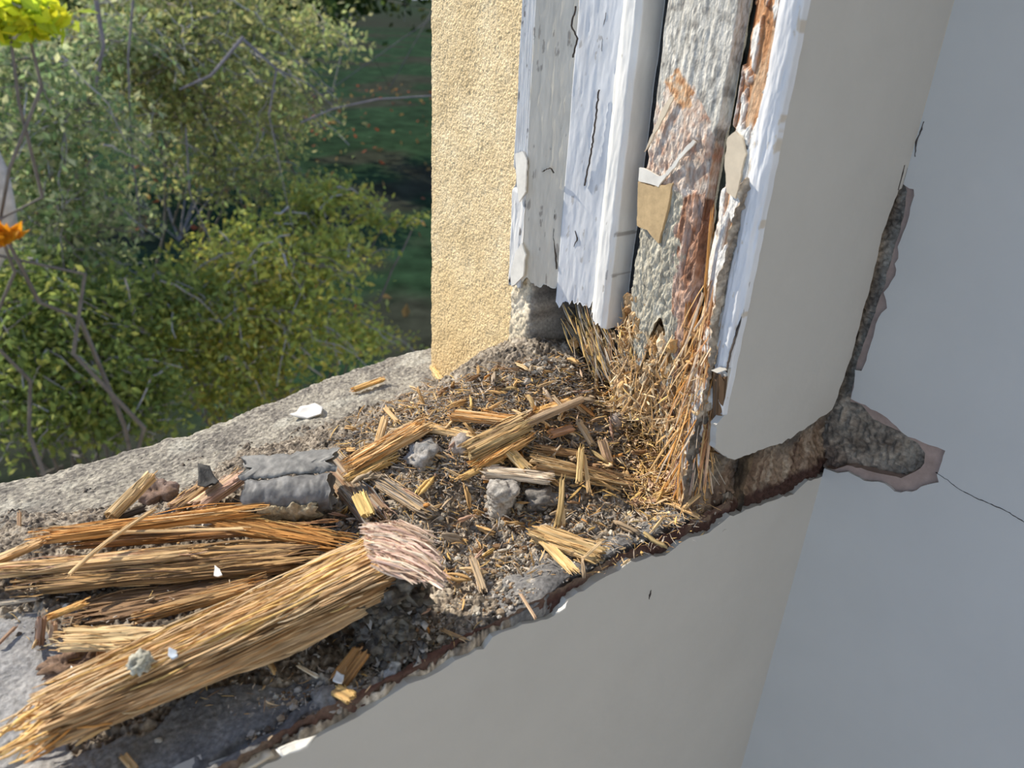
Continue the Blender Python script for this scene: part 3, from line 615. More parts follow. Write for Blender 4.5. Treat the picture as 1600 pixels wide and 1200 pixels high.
W('wood_strip', 'thin rust coloured slat under the brightest orange splinter', 'strip', (120,850), (500,822), 20, 12, [BROWN, ORANGE*.6, C(.45,.24,.12)], .013, .016, fib=26, nth=40, nx=50)
W('wood_splinter', 'thin pale twig laid diagonally across the left cluster', 'splinter', (110,894), (236,794), 7, 6, [PALE, PALE, TAN], .030, .040, fib=5, nth=14, nx=30, rag=.04, bend=.03)
W('wood_splinter', 'very thin pale splinter lying level below the orange one', 'splinter', (180,832), (380,826), 6, 5, [PALE, TAN], .030, .032, fib=4, nth=14, nx=30, rag=.05)
W('wood_strip', 'short tan brown slat just behind the middle of the log', 'strip', (222,962), (405,912), 28, 16, [BROWN*1.2, TAN*.8, ORANGE*.7], .012, .018, fib=30, rag=.16, nth=50, nx=40)
W('wood_slab', 'short pale tan slab lying level above the log near its left end', 'slab', (98,1000), (264,998), 40, 22, [TAN, PALE*.95, C(.62,.48,.26), TAN*.8], .022, .024, fib=34, rag=.10, **H1)
W('wood_chip', 'bright orange pointed chip left of the brown slabs', 'chip', (72,966), (138,940), 13, 8, [ORANGE, YEL], .018, .02, fib=8, rag=.2)
W('wood_peg', 'dark reddish peg standing at the left end of the cluster', 'peg', (62,1008), (66,962), 13, 11, [BROWN, C(.4,.25,.18), PINK*.7], .004, .024, fib=6)
W('wood_peg', 'pale grey peg standing beside the dark reddish one', 'peg', (84,1004), (84,972), 11, 9, [PINK*.8, PALE*.8], .004, .02, fib=5)
W('wood_peg', 'small red brown peg propping the short pale slab', 'peg', (155,1050), (158,1016), 13, 11, [C(.40,.19,.09), ORANGE*.7], .004, .016, fib=4)
W('wood_rod', 'square tan rod leaning up against the back of the cluster', 'rod', (172,808), (236,744), 20, 17, [TAN, PALE, OLIVE], .014, .034, fib=12, nth=30, nx=30, rag=.06)
W('bark_strip', 'black charred bark strip beside the leaning square rod', 'bark', (165,816), (228,794), 13, 9, [DARK, DARK*1.5], .008, fib=3)
W('wood_strip', 'pinkish fibrous slat left of the grey moulding', 'strip', (306,792), (378,742), 30, 16, [PINK*.7, PINK, PALE], .010, .018, fib=24, nth=44, nx=34)
W('wood_strip', 'pale brown broken slat behind the black flake', 'strip', (270,795), (322,758), 26, 14, [PINK*.6, TAN*.8, BROWN*1.3], .008, .012, fib=18, nth=36, nx=30)
W('wood_splinter', 'tiny upright splinter at the far left on the stone sill', 'splinter', (30,826), (30,800), 6, 4, [PINK*.8, TAN], .000, .014, fib=1, nth=12, nx=10)
W('wood_splinter', 'grey straight splinter at the left edge below the cluster', 'splinter', (-10,945), (62,935), 7, 5, [GREY*1.3, C(.45,.38,.28)], .008, fib=3, nth=14, nx=20)
W('wood_splinter', 'short brown splinter on the pale cement at the left edge', 'splinter', (-4,1008), (25,978), 6, 4, [BROWN*1.5, PINK*.7], .006, fib=2, nth=12, nx=16)
W('wood_chip', 'small tan chip on the cement at the lower left edge of frame', 'chip', (192,1180), (212,1204), 12, 6, [TAN, PALE], .004, fib=5, nth=20, nx=14)
# ---- middle cluster
W('bark_slab', 'grey brown bark slab right of the grey moulding', 'bark', (512,722), (590,812), 42, 22, [GREY*.8, C(.45,.36,.26), BROWN*1.4, PINK*.7], .010, .008, fib=40, **H1)
W('bark_slab', 'longer grey tan bark strip running towards the pink brush', 'bark', (545,722), (668,800), 26, 14, [GREY, C(.48,.38,.28), PALE*.8], .010, .008, fib=30, nth=50, nx=40)
W('wood_chip', 'bright yellow soft chip on the grey bark slab', 'chip', (560,772), (576,806), 24, 8, [YEL, C(.8,.62,.26)], .024, .022, fib=10, nth=24, nx=18)
W('fibrous_slab', 'orange tan fibrous piece slanting up behind the grey stones', 'slab', (548,728), (664,664), 34, 18, [TAN, ORANGE*.85, PALE, TAN*.7], .012, .018, fib=60, rag=.12, **H1)
W('wood_strip', 'crumbled yellow tan slat below the slanting fibrous piece', 'strip', (540,752), (615,712), 26, 14, [TAN, YEL*.9, OLIVE], .008, fib=40, nth=44, nx=34, rag=.2)
W('wood_strip', 'tan fibrous slat lying right of the slanting fibrous piece', 'strip', (640,664), (738,682), 18, 10, [TAN, PALE, OLIVE], .010, fib=20, nth=36, nx=30)
W('wood_splinter', 'upright tan splinter near the back edge of the debris', 'splinter', (590,694), (602,652), 12, 8, [TAN, PALE], .004, .018, fib=5, nth=18, nx=18)
W('wood_splinter', 'second upright splinter leaning right near the back edge', 'splinter', (622,660), (600,636), 7, 5, [PALE, TAN], .006, .016, fib=3, nth=14, nx=14)
W('wood_splinter', 'pale flat splinter leaning against the foot of the stone reveal', 'splinter', (708,614), (674,574), 11, 6, [PALE, YEL], .004, .010, fib=4, nth=18, nx=18)
W('wood_slab', 'orange striped slab lying level in the middle of the debris', 'slab', (706,648), (802,658), 24, 13, [ORANGE*.6, ORANGE, PALE, TAN], .010, fib=26, rag=.07, **H1)
W('wood_slab', 'olive tan slab slanting in the centre of the debris', 'slab', (728,706), (822,660), 36, 20, [OLIVE, TAN*.75, C(.55,.42,.22), BROWN*1.3], .014, .018, fib=30, rag=.09, **H1)
W('wood_slab', 'golden fibrous slab slanting just below the olive tan one', 'slab', (742,728), (826,680), 28, 16, [YEL*.85, TAN, ORANGE*.8], .012, .014, fib=40, rag=.16, **H1)
W('wood_splinter', 'pointed golden splinter at the lower end of the golden slab', 'splinter', (714,750), (790,712), 12, 8, [TAN, YEL], .010, fib=10, nth=24, nx=24, rag=.2)
W('wood_rod', 'smooth grey brown rod pointing towards the window frame', 'rod', (812,666), (908,624), 13, 11, [C(.36,.26,.17), C(.46,.35,.24)], .020, .024, fib=5, nth=24, nx=30, rag=.03, groove=.04)
W('wood_strip', 'yellow orange slat lying behind the smooth rod', 'strip', (836,644), (894,626), 18, 9, [YEL, ORANGE, PALE], .010, fib=14, nth=34, nx=24)
W('wood_splinter', 'dark orange splinter off the far end of the smooth rod', 'splinter', (904,630), (928,650), 8, 5, [ORANGE*.7, BROWN*1.6], .012, .006, fib=3, nth=14, nx=14)
W('wood_splinter', 'curled pale splinter standing left of the yellow slat', 'splinter', (838,648), (824,616), 8, 5, [PALE, YEL], .006, .014, fib=3, nth=14, nx=18, bend=.12)
W('wood_chip', 'blocky pale chip tilted above the white splinter', 'chip', (792,700), (824,734), 20, 11, [PALE, YEL*.9, C(.8,.66,.44)], .014, .012, fib=10, nth=30, nx=22)
W('wood_slab', 'whitish slab resting above the largest grey stone', 'slab', (756,738), (858,748), 23, 15, [C(.72,.56,.42), C(.85,.74,.60), C(.82,.68,.5)], .013, .014, fib=20, rag=.10, **H1)
W('wood_slab', 'brown tan slab tapering to the right near the centre', 'slab', (838,722), (990,758), 34, 18, [BROWN*1.5, TAN*.75, C(.5,.38,.22), PALE*.85], .012, .008, fib=30, rag=.08, taper=(1.05,.45), **H1)
W('wood_strip', 'thin brown slat lying behind the tapering slab', 'strip', (838,700), (916,712), 18, 9, [BROWN*1.6, TAN*.8], .010, fib=16, nth=36, nx=30)
W('wood_splinter', 'pale splinter standing upright across the tapering slab', 'splinter', (904,756), (908,698), 10, 7, [PALE, YEL], .018, .036, fib=4, nth=18, nx=20)
W('wood_splinter', 'narrow splinter leaning against the upright pale one', 'splinter', (920,768), (912,708), 7, 5, [PALE, TAN], .016, .03, fib=3, nth=14, nx=18)
W('wood_splinter', 'tall twisted dark tan splinter standing above the lower slab', 'splinter', (868,826), (880,746), 9, 7, [TAN*.8, OLIVE, YEL*.7], .012, .034, fib=4, nth=18, nx=26, bend=.05)
W('wood_splinter', 'short bent splinter just right of the tall twisted one', 'splinter', (878,822), (882,790), 7, 5, [PALE, TAN], .012, .022, fib=3, nth=14, nx=16, bend=.1)
W('wood_slab', 'tan slab nearest the inner wall edge, right of centre', 'slab', (838,832), (938,868), 38, 18, [TAN*.75, PALE*.9, OLIVE, TAN], .010, .010, fib=34, rag=.08, **H1)
W('wood_strip', 'pale strip hanging forward from the near tan slab', 'strip', (846,842), (898,894), 16, 8, [PALE, YEL], .012, .008, fib=10, nth=30, nx=26)
W('wood_splinter', 'thin pale splinter across the right end of the near slab', 'splinter', (910,874), (940,846), 5, 4, [PALE], .018, .02, fib=1, nth=12, nx=14)
W('wood_splinter', 'grey splinter standing alone in the dark granular dust', 'splinter', (738,872), (756,924), 12, 7, [C(.5,.4,.3), PALE*.8], .014, .006, fib=8, nth=22, nx=22)
W('wood_chip', 'reddish soft chip right of the smooth rod', 'chip', (858,680), (896,668), 16, 10, [ORANGE*.8, PINK*.8], .010, fib=10, nth=26, nx=20)
W('wood_splinter', 'grey tan splinter slanting right of the reddish chip', 'splinter', (902,656), (926,696), 11, 7, [C(.45,.36,.27), PALE*.8], .016, .008, fib=6, nth=20, nx=18)
W('wood_chip', 'short upright pinkish chip left of the frame foot', 'chip', (940,686), (952,724), 15, 8, [PINK*.8, PALE*.8], .018, .008, fib=8, nth=26, nx=18)
W('wood_splinter', 'small tan splinter off the tip of the tapering slab', 'splinter', (976,736), (988,762), 10, 6, [TAN, PALE], .010, .006, fib=4, nth=18, nx=14)
W('wood_splinter', 'lone orange splinter lying on the bare stone sill', 'splinter', (550,610), (599,592), 12, 6, [ORANGE, YEL, TAN], .006, .006, fib=6, nth=24, nx=22)
W('wood_strip', 'reddish splinter sliver lying by the corner of the casing', 'strip', (990,784), (1046,778), 14, 6, [PINK*.8, C(.55,.36,.2)], .006, fib=6, nth=20, nx=20)
W('wood_splinter', 'pale forked splinter in front of the casing corner', 'splinter', (1022,776), (1068,754), 9, 5, [PALE, YEL*.9], .010, .014, fib=6, nth=18, nx=18)
W('wood_splinter', 'thin bright splinter pointing at the casing corner', 'splinter', (1048,786), (1092,808), 7, 5, [PALE, TAN], .010, .010, fib=3, nth=14, nx=16)
W('wood_splinter', 'thin splinter crossing over the bright one by the corner', 'splinter', (1066,796), (1094,772), 7, 5, [TAN, PALE], .014, .020, fib=3, nth=14, nx=16)
W('wood_chip', 'orange brown chip tucked under the right end of the log', 'chip', (528,1068), (566,1016), 34, 14, [C(.36,.19,.08), ORANGE*.55, C(.46,.27,.12)], .002, .014, fib=10, nth=36, nx=24)
W('wood_chip', 'small yellow frayed chip below the log crust', 'chip', (524,1078), (550,1092), 22, 10, [YEL*.8, TAN], .008, fib=12, nth=26, nx=18)
W('wood_splinter', 'white frayed splinter under the log near the wall edge', 'splinter', (466,1040), (496,1058), 6, 4, [C(.8,.72,.56), PALE], .010, .012, fib=6, nth=14, nx=14)
W('wood_splinter', 'tan curled splinter near the wall edge right of the crust', 'splinter', (690,984), (728,1000), 7, 4, [C(.45,.32,.2), TAN*.8], .006, fib=3, nth=14, nx=14)
W('wood_splinter', 'thin pinkish splinter poking over the wall edge', 'splinter', (812,926), (838,968), 5, 4, [PINK, PALE*.8], .008, .006, fib=1, nth=12, nx=14)
# ---- stones and mortar lumps
def rock(name, label, px, pv, r, col, flat=.75, st=1.1, sub=4, amp=.35, lift=.5, fr=1.6, up=0.):
    p = ghit(px, pv, up); R_ = px2m(r, p); V, Fc = rock_mesh(R_, sub, amp, fr, px*.13, flat, st)
    t = .5+.8*fbm(V[:,0]/R_*2+px, V[:,1]/R_*2, V[:,2]/R_*2, 4)
    o = mesh(name, V, Fc, M_vc, blend(col, t)); o.location = tuple(p+np.array([0, 0, R_*flat*lift])); o.rotation_euler = (0, 0, random.uniform(0, 3)); tag(o, label, 'stone'); return o
G3 = [GREY*.6, GREY, C(.5,.48,.45), C(.62,.60,.56)]
rock('mortar_lump', 'largest pale grey stone in the middle of the dust', 784, 782, 29, [GREY*.4, C(.27,.255,.24), C(.46,.44,.41), C(.32,.27,.22)], .85, 1.15, 5, .55, fr=1.3)
rock('mortar_lump', 'blue grey lump at the left of the centre stones', 658, 722, 22, [C(.2,.21,.22), GREY, C(.42,.43,.44)], .9, 1.1, 4, .6)
rock('mortar_lump', 'smooth brownish grey stone beside the olive slab', 722, 702, 19, [GREY*.8, C(.42,.36,.32)], .9, 1., 4, .25)
rock('mortar_lump', 'dark grey lump right of the largest stone', 846, 784, 20, [GREY*.4, GREY*.75], .7, 1.2, 4, .6)
rock('mortar_lump', 'pinkish grey stone close to the foot of the window frame', 962, 662, 14, [C(.34,.29,.27), C(.5,.44,.4)], .9, 1.1, 4, .3)
rock('mortar_lump', 'rough greenish grey lump sitting on the left part of the log', 221, 1040, 17, [GREY*.7, C(.45,.44,.36), C(.58,.57,.5)], .75, 1.1, 4, .5, fr=2.6, up=.052)
rock('mortar_lump', 'long grey lump near the wall edge below the log crust', 512, 1098, 20, [GREY*.7, GREY*1.1], .6, 1.4, 4, .4)
rock('mortar_lump', 'pale crusty lump at the lower end of the log crust', 612, 1048, 13, [GREY, C(.55,.54,.52)], 1., 1.1, 4, .8)
rock('mortar_lump', 'dark brown earthy lump behind the left cluster', 254, 782, 26, [BROWN*.8, C(.22,.15,.12), C(.34,.26,.22)], .9, 1.2, 4, .6)
rock('mortar_lump', 'small white pebble on the cement below the log', 248, 1158, 5, [C(.55,.52,.46), C(.65,.62,.56)], .7, 1.2, 2)
rock('mortar_lump', 'small brown knob on the wall edge at the bottom', 424, 1158, 7, [C(.42,.30,.2), C(.5,.4,.28)], 1., 1., 3)
rock('mortar_lump', 'small pale pebble under the right wall band near corner splinters', 1126, 750, 4, [C(.7,.68,.6), C(.78,.76,.7)], .9, 1., 2)
rock('mortar_lump', 'rough grey lump against the foot of the stone reveal', 826, 556, 13, G3, .8, 1.1, 3, .6)
rock('mortar_lump', 'dark brown crumbly lump left of the short pale slab', 112, 1040, 24, [BROWN*.6, C(.2,.13,.09), C(.36,.26,.2)], .6, 1.4, 4, .8, fr=2.5)
# ---- paint flakes
def flake(label, pts, z, lift, m, curl=.15, name='paint_flake', cat='flake'):
    P = [ghit(*q, lift) for q in pts]; c0 = np.mean(P, 0); R_ = max(np.linalg.norm(p-c0) for p in P)
    ring = [c0]; n = 0; pr = rag([(p[0], p[1]) for p in P], R_*.05, R_*.35, z, True); V = []; Fc = []
    rings = 4
    for k in range(rings+1):
        f = 1-k/rings
        for (a, b_) in pr:
            d = np.array([a, b_])-c0[:2]; q = c0[:2]+d*f; rr = np.linalg.norm(d*f)/R_
            V.append((q[0]-c0[0], q[1]-c0[1], c0[2]*0+curl*R_*rr*rr+.04*R_*math.sin(q[0]*900)))
    n = len(pr); nv = len(V)
    for k in range(rings):
        for i in range(n): Fc.append((k*n+i, k*n+(i+1) % n, (k+1)*n+(i+1) % n, (k+1)*n+i))
    V2 = [(a, b_, c_-.0012) for a, b_, c_ in V]; Fc += [tuple(reversed([i+nv for i in f])) for f in Fc]
    for i in range(n): Fc.append((i, nv+i, nv+(i+1) % n, (i+1) % n))
    o = mesh(name, V+V2, Fc, m); o.location = tuple(c0); tag(o, label, cat); return o
M_black = mat('charred', (.045,.045,.045), nscale=90, ncon=.4, bscale=150, bump=.8, bdist=.002)
M_wf = mat('white_flake', (.78,.78,.76), nscale=60, ncon=.05, bump=.1)
flake('large white paint flake lying on the bare stone sill', [(453,655),(470,640),(492,634),(505,640),(502,650),(480,656)], 1, .003, M_wf, .3)
flake('small white paint flake on the brown fibrous slab', [(334,900),(336,886),(344,890),(348,902)], 2, .022, M_wf, .3)
flake('white flake half hidden left of the short reddish peg', [(106,1062),(112,1046),(122,1050),(132,1060),(114,1070)], 3, .016, M_wf, .4)
flake('tiny blue white flake on the log beside the greenish lump', [(262,1024),(264,1014),(276,1016),(278,1026),(270,1030)], 4, .050, mat('blue_flake', (.45,.52,.62), bump=.1), .2)
flake('black charred flake standing behind the left cluster', [(310,762),(312,742),(328,738),(344,752),(332,768)], 5, .022, M_black, .5, 'charred_flake')
flake('lilac white flake among the chips below the log', [(520,1064),(526,1050),(538,1056),(534,1070)], 6, .012, M_wf, .3)
flake('white sliver of paint on the wall edge right of centre', [(868,962),(872,952),(888,940),(884,950)], 7, .004, M_wf, .3)
flake('cream plaster flake on the lower end of the wall edge', [(330,1210),(372,1188),(420,1168),(428,1180),(380,1206),(350,1222)], 8, .002, M_fl2, .1)
flake('pale plaster flake beside the brown knob on the wall edge', [(430,1172),(462,1156),(496,1150),(480,1166),(440,1184)], 9, .002, M_flake, .1)
# ---- grey moulding fragment
def mould():
    a, b_ = ghit(384,775,.026), ghit(520,761,.026); root = empty('grey_moulding'); x, y, z, L = frame_axes(a, b_)
    mid = (a+b_)/2; root.matrix_world = Matrix(((x[0],y[0],z[0],mid[0]), (x[1],y[1],z[1],mid[1]), (x[2],y[2],z[2],mid[2]), (0,0,0,1)))
    R = px2m(27, mid)
    def prof(name, pts, m, cols, disp, ragx, sd, L=L):
        P = np.array(pts)*R; n = 40; sl_ = np.r_[0, np.cumsum(np.linalg.norm(np.diff(np.vstack([P, P[:1]]), axis=0), axis=1))]
        s = np.linspace(0, sl_[-1], n, endpoint=False); PP = np.vstack([P, P[:1]]); Y = np.interp(s, sl_, PP[:,0]); Z = np.interp(s, sl_, PP[:,1])
        for _ in range(2): Y = (np.roll(Y,1)+2*Y+np.roll(Y,-1))/4; Z = (np.roll(Z,1)+2*Z+np.roll(Z,-1))/4
        u = np.linspace(-.5, .5, 60); cy, cz = Y.mean(), Z.mean()
        U, YY = np.meshgrid(u, Y, indexing='ij'); _, ZZ = np.meshgrid(u, Z, indexing='ij'); _, SS = np.meshgrid(u, s, indexing='ij')
        k = 1+disp*fbm(U*9+sd, YY/R*2, ZZ/R*2, 5)*2+disp*.3*vn(U*60, YY/R*9, ZZ/R*9); e = ragx*fbm(YY/R*2+sd, ZZ/R*2, 3, 3)*np.sign(U)*np.abs(U)*2
        V = np.stack([U*L+e*L, cy+(YY-cy)*k, cz+(ZZ-cz)*k], -1).reshape(-1, 3)
        c = blend(cols, .5+.7*fbm(U*14+sd, YY/R*2, ZZ/R*2, 4)).reshape(-1, 3)
        nv = len(V); V = np.vstack([V, [[-.46*L, cy, cz], [.46*L, cy, cz]]]); c = np.vstack([c, [cols[0], cols[0]]])
        Fc = [list(f) for f in gridf(60, n, True)]
        for i in range(n): Fc.append([i, (i+1) % n, nv]); Fc.append([59*n+(i+1) % n, 59*n+i, nv+1])
        return mesh(name, V, Fc, m, c, root)
    gm = mat('grey_putty', vcol=True, nscale=120, ncon=.25, bscale=160, bump=.5, bdist=.001, rough=.6)
    prof('rolled_edge', [(-1.0,-1.1), (-1.35,-.4), (-1.25,.35), (-.7,.85), (0,.95), (.6,.7), (.7,-.9)], gm, [C(.10,.10,.105), C(.18,.18,.18), C(.32,.32,.32)], .10, .08, 1)
    prof('flat_skin', [(.35,.75), (.5,1.05), (1.3,1.25), (2.3,1.30), (2.4,1.05), (1.3,.8)], gm, [C(.10,.10,.10), C(.21,.21,.205), C(.36,.35,.33)], .22, .22, 4, L*1.08)
    o = prof('mortar_patch', [(-.95,-1.35), (-1.42,-1.0), (-1.56,-.3), (-1.46,.10), (-.9,-.4)], M_vc, [C(.28,.23,.15), C(.42,.35,.23), C(.5,.43,.3)], .35, .30, 7, L*.7); o['label'] = 'tan mortar stuck to the lower face'
    tag(root, 'grey rolled moulding fragment lying on the debris left of centre', 'moulding')
mould()
# ------------------------------------------------------------------ many small splinters (individual), then finer litter as stuff
def spot():
    while True:
        r = random.random()
        if r < .60: x, y = random.uniform(520,1110), random.uniform(575,900)
        elif r < .85: x, y = random.uniform(560,960), random.uniform(560,760)
        else: x, y = random.uniform(20,760), random.uniform(780,1130)
        if inpoly(np.array(x), np.array(y), [(0,850),(250,800),(500,690),(680,592),(840,545),(905,560),(1000,650),(1060,700),(1110,790),(1040,850),(880,930),(640,1055),(500,1110),(330,1120),(120,1060),(30,1000)]): return x, y
protos = []
for i in range(14):
    Bg = Bag(); L_ = 1.; c_ = [TAN, PALE, OLIVE, PINK*.9, C(.45,.36,.27), ORANGE*.85, YEL*.9, BROWN*1.5, C(.58,.46,.32), TAN*.8, PALE*.85, C(.36,.27,.18), TAN, C(.52,.42,.3)][i]
    for k in range(3): strand(Bg, (-.5+random.uniform(0,.2), random.uniform(-.05,.05), random.uniform(-.03,.03)), (.5-random.uniform(0,.25), random.uniform(-.06,.06), random.uniform(-.03,.05)), random.uniform(.07,.14), .06, c_, .06, 5)
    V = np.concatenate(Bg.V); me = Bg.build('splinter', M_strand).data; ob = [o for o in S.collection.objects if o.data == me][0]; bpy.data.objects.remove(ob); protos.append(me)
LMK = [((784,782),'the largest grey stone'), ((450,745),'the grey moulding'), ((760,565),'the stone reveal'), ((1000,640),'the rotted foot of the frame'), ((1100,770),'the casing corner'), ((890,845),'the near tan slab'), ((910,735),'the tapering slab'), ((860,645),'the smooth rod'), ((770,690),'the olive tan slab'), ((605,695),'the slanting fibrous piece'), ((690,860),'the pink brush of the log'), ((640,960),'the black log crust'), ((250,1060),'the log'), ((200,900),'the left cluster'), ((760,652),'the orange striped slab'), ((540,770),'the grey bark slab'), ((820,870),'the dark granular dust'), ((420,1110),'the wall edge near the log')]
CW = ['tan','pale','olive','pinkish','grey brown','orange','yellow','dark brown','dull tan','brownish tan','cream','umber','sandy','drab']
for i in range(300):
    x, y = spot(); p = ghit(x, y, .004+random.random()*.004); l = px2m(16+44*random.random()**1.6, p)
    o = bpy.data.objects.new('small_splinter', protos[i % 14]); S.collection.objects.link(o)
    o.location = tuple(p+np.array([0, 0, l*.08])); s2 = l*random.uniform(.8, 1.5); o.scale = (l, s2, s2)
    o.rotation_euler = (random.uniform(0, 6), random.choice([random.uniform(-.25,.25), random.uniform(-.9,.9)]), random.uniform(0, 6.28))
    dd, (lx, ly), ln_ = min((math.hypot(x-a[0], (y-a[1])*1.4), a, n_) for a, n_ in LMK); sz = l*F/depth(p)
    side = ('right of' if x > lx else 'left of') if abs(x-lx) > abs(y-ly)*1.4 else ('in front of' if y > ly else 'behind')
    tag(o, ('tiny ' if sz < 20 else 'small ' if sz < 30 else 'longer ')+CW[i % 14]+' wood splinter '+('near ' if dd < 18 else side+' ')+ln_, 'splinter', 'small splinters scattered over the debris')
Bg = Bag()
for i in range(9000):
    x, y = spot()
    if random.random() < .35: x, y = random.gauss(720, 130), random.gauss(625, 45)
    if random.random() < .12: x, y = random.gauss(1050, 32), random.gauss(745, 36)
    if x < 690 and y < 590+(690-x)*.43: continue
    p = ghit(x, y, .0025+random.random()*.004) if i % 1 == 0 else None
    if p[1] > .76 or p[0] > .56: continue
    l = px2m(4+22*random.random()**2, p); a = random.uniform(0, 6.28); dz = random.uniform(-.35, .5)*l
    strand(Bg, p, p+np.array([math.cos(a)*l, math.sin(a)*l, dz]), px2m(.7+2.6*random.random()**2, p), px2m(1.1, p), random.choice([TAN, PALE, TAN*.8, C(.42,.35,.28), C(.5,.44,.37), GREY, GREY*1.2, BROWN*1.6, YEL*.9, C(.58,.50,.41)]), .09, 3, (0,0,1), .1)
o = Bg.build('fibre_litter', M_strand, bed, smooth=False); o['kind'] = 'stuff'; o['label'] = 'fine tan wood fibres'
Bg = Bag(); RK = [rock_mesh(1, 1, .6, 1.9, k*7.7, .8, 1.2) for k in range(12)]
for i in range(13000):
    r = random.random()
    if r < .5: x, y = spot()
    elif r < .68: x, y = random.gauss(850, 60), random.gauss(585, 28)
    elif r < .86: x, y = random.gauss(800, 60), random.gauss(860, 45)
    else: x, y = random.uniform(380, 900), 0; y = 1165-(x-400)*.53-random.uniform(0, 60)
    if x < 690 and y < 590+(690-x)*.43: continue
    p = ghit(x, y, .001)
    if p[1] > .75 or p[1] < .33 or p[0] > .56: continue
    s_ = px2m((.8+2.2*random.random()**2)*(2.6 if random.random() < .06 else 1), p); V, Fc = RK[i % 12]
    Bg.add(V*s_+p+np.array([0, 0, s_*.4]), Fc, random.choice([GREY, GREY*.6, GREY*1.3, BROWN, C(.42,.38,.32), C(.55,.52,.46), DARK*1.5, C(.36,.28,.2)]))
o = Bg.build('crumb_litter', M_vc, bed, smooth=False); o['kind'] = 'stuff'; o['label'] = 'grey mortar crumbs and grit'
# ------------------------------------------------------------------ garden: lawn, fallen leaves, shrubs
GZ = -4.2
def lawn_p(a, b): return np.stack([a, b, GZ+.05*fbm(a*.6, b*.6)], -1)
def lawn_c(a, b):
    c = blend([C(.012,.026,.014), C(.018,.040,.020), C(.026,.055,.026)], .5+.5*fbm(a*.8, b*.8, 2, 4))  # tree shade over the lawn is put into these dark greens
    k = sm(.05, .2, fbm(a*.35+3, b*.35, 5, 3))[..., None]*.55
    return c*(1-k)+C(.040,.030,.028)*k
gl = relief('lawn', np.r_[-400, -150, np.linspace(-45, 45, 200), 150, 400], np.r_[np.linspace(.8, 95, 200), 160, 300, 600], lawn_p, M_lawn, None, lawn_c); tag(gl, kind='structure')
def leafquads(P, size, cols, seedn=0):
    n = len(P); a = rng.normal(size=(n, 3)); a /= np.linalg.norm(a, axis=1)[:, None]; b_ = np.cross(a, rng.normal(size=(n, 3))); b_ /= np.linalg.norm(b_, axis=1)[:, None]
    s = size*rng.uniform(.6, 1.3, (n, 1)); c_ = np.cross(a, b_)
    V = np.stack([P-a*s, P+b_*s*.5+c_*s*.12, P+a*s, P-b_*s*.5+c_*s*.12], 1).reshape(-1, 3)
    Fc = np.arange(n*4).reshape(n, 4)
    return V, Fc, np.repeat(cols, 4, 0)
# fallen leaves
Pl = np.c_[rng.uniform(-6, 22, 900), rng.uniform(6, 38, 900), np.full(900, GZ+.06)]
cl_ = np.where(rng.random((900, 1)) < .6, C(.34,.10,.05), C(.30,.20,.08))
V, Fc, c = leafquads(Pl, .11, cl_); o = mesh('fallen_leaves', V, Fc, M_leaf, c, None, False); tag(o, 'rusty fallen leaves scattered over the dark lawn', 'leaves', kind='stuff')
def tube(bag, pts, r0, r1, col, n=6):
    P = np.array(pts); t = np.gradient(P, axis=0); t /= np.linalg.norm(t, axis=1)[:, None]
    u = np.cross(t, [.3, .2, .9]); u /= np.linalg.norm(u, axis=1)[:, None]; v = np.cross(t, u); r = np.linspace(r0, r1, len(P))
    th = np.linspace(0, 2*np.pi, n, endpoint=False)
    V = (P[:, None]+u[:, None]*(np.cos(th)*1.)[None, :, None]*r[:, None, None]+v[:, None]*np.sin(th)[None, :, None]*r[:, None, None]).reshape(-1, 3)
    bag.add(V, gridf(len(P), n, True), col)
M_barkv = mat('twig_bark', vcol=True, nscale=12, ncon=.3, bump=.3)
def curvept(p0, p1, sag, n=9, wob=.05):
    p0, p1 = np.array(p0), np.array(p1); s = np.linspace(0, 1, n)[:, None]; L = np.linalg.norm(p1-p0)
    return p0+(p1-p0)*s+np.array([0, 0, 1])*sag*L*4*s*(1-s)+rng.normal(size=(n, 3))*wob*L*.3*np.sin(s*np.pi)
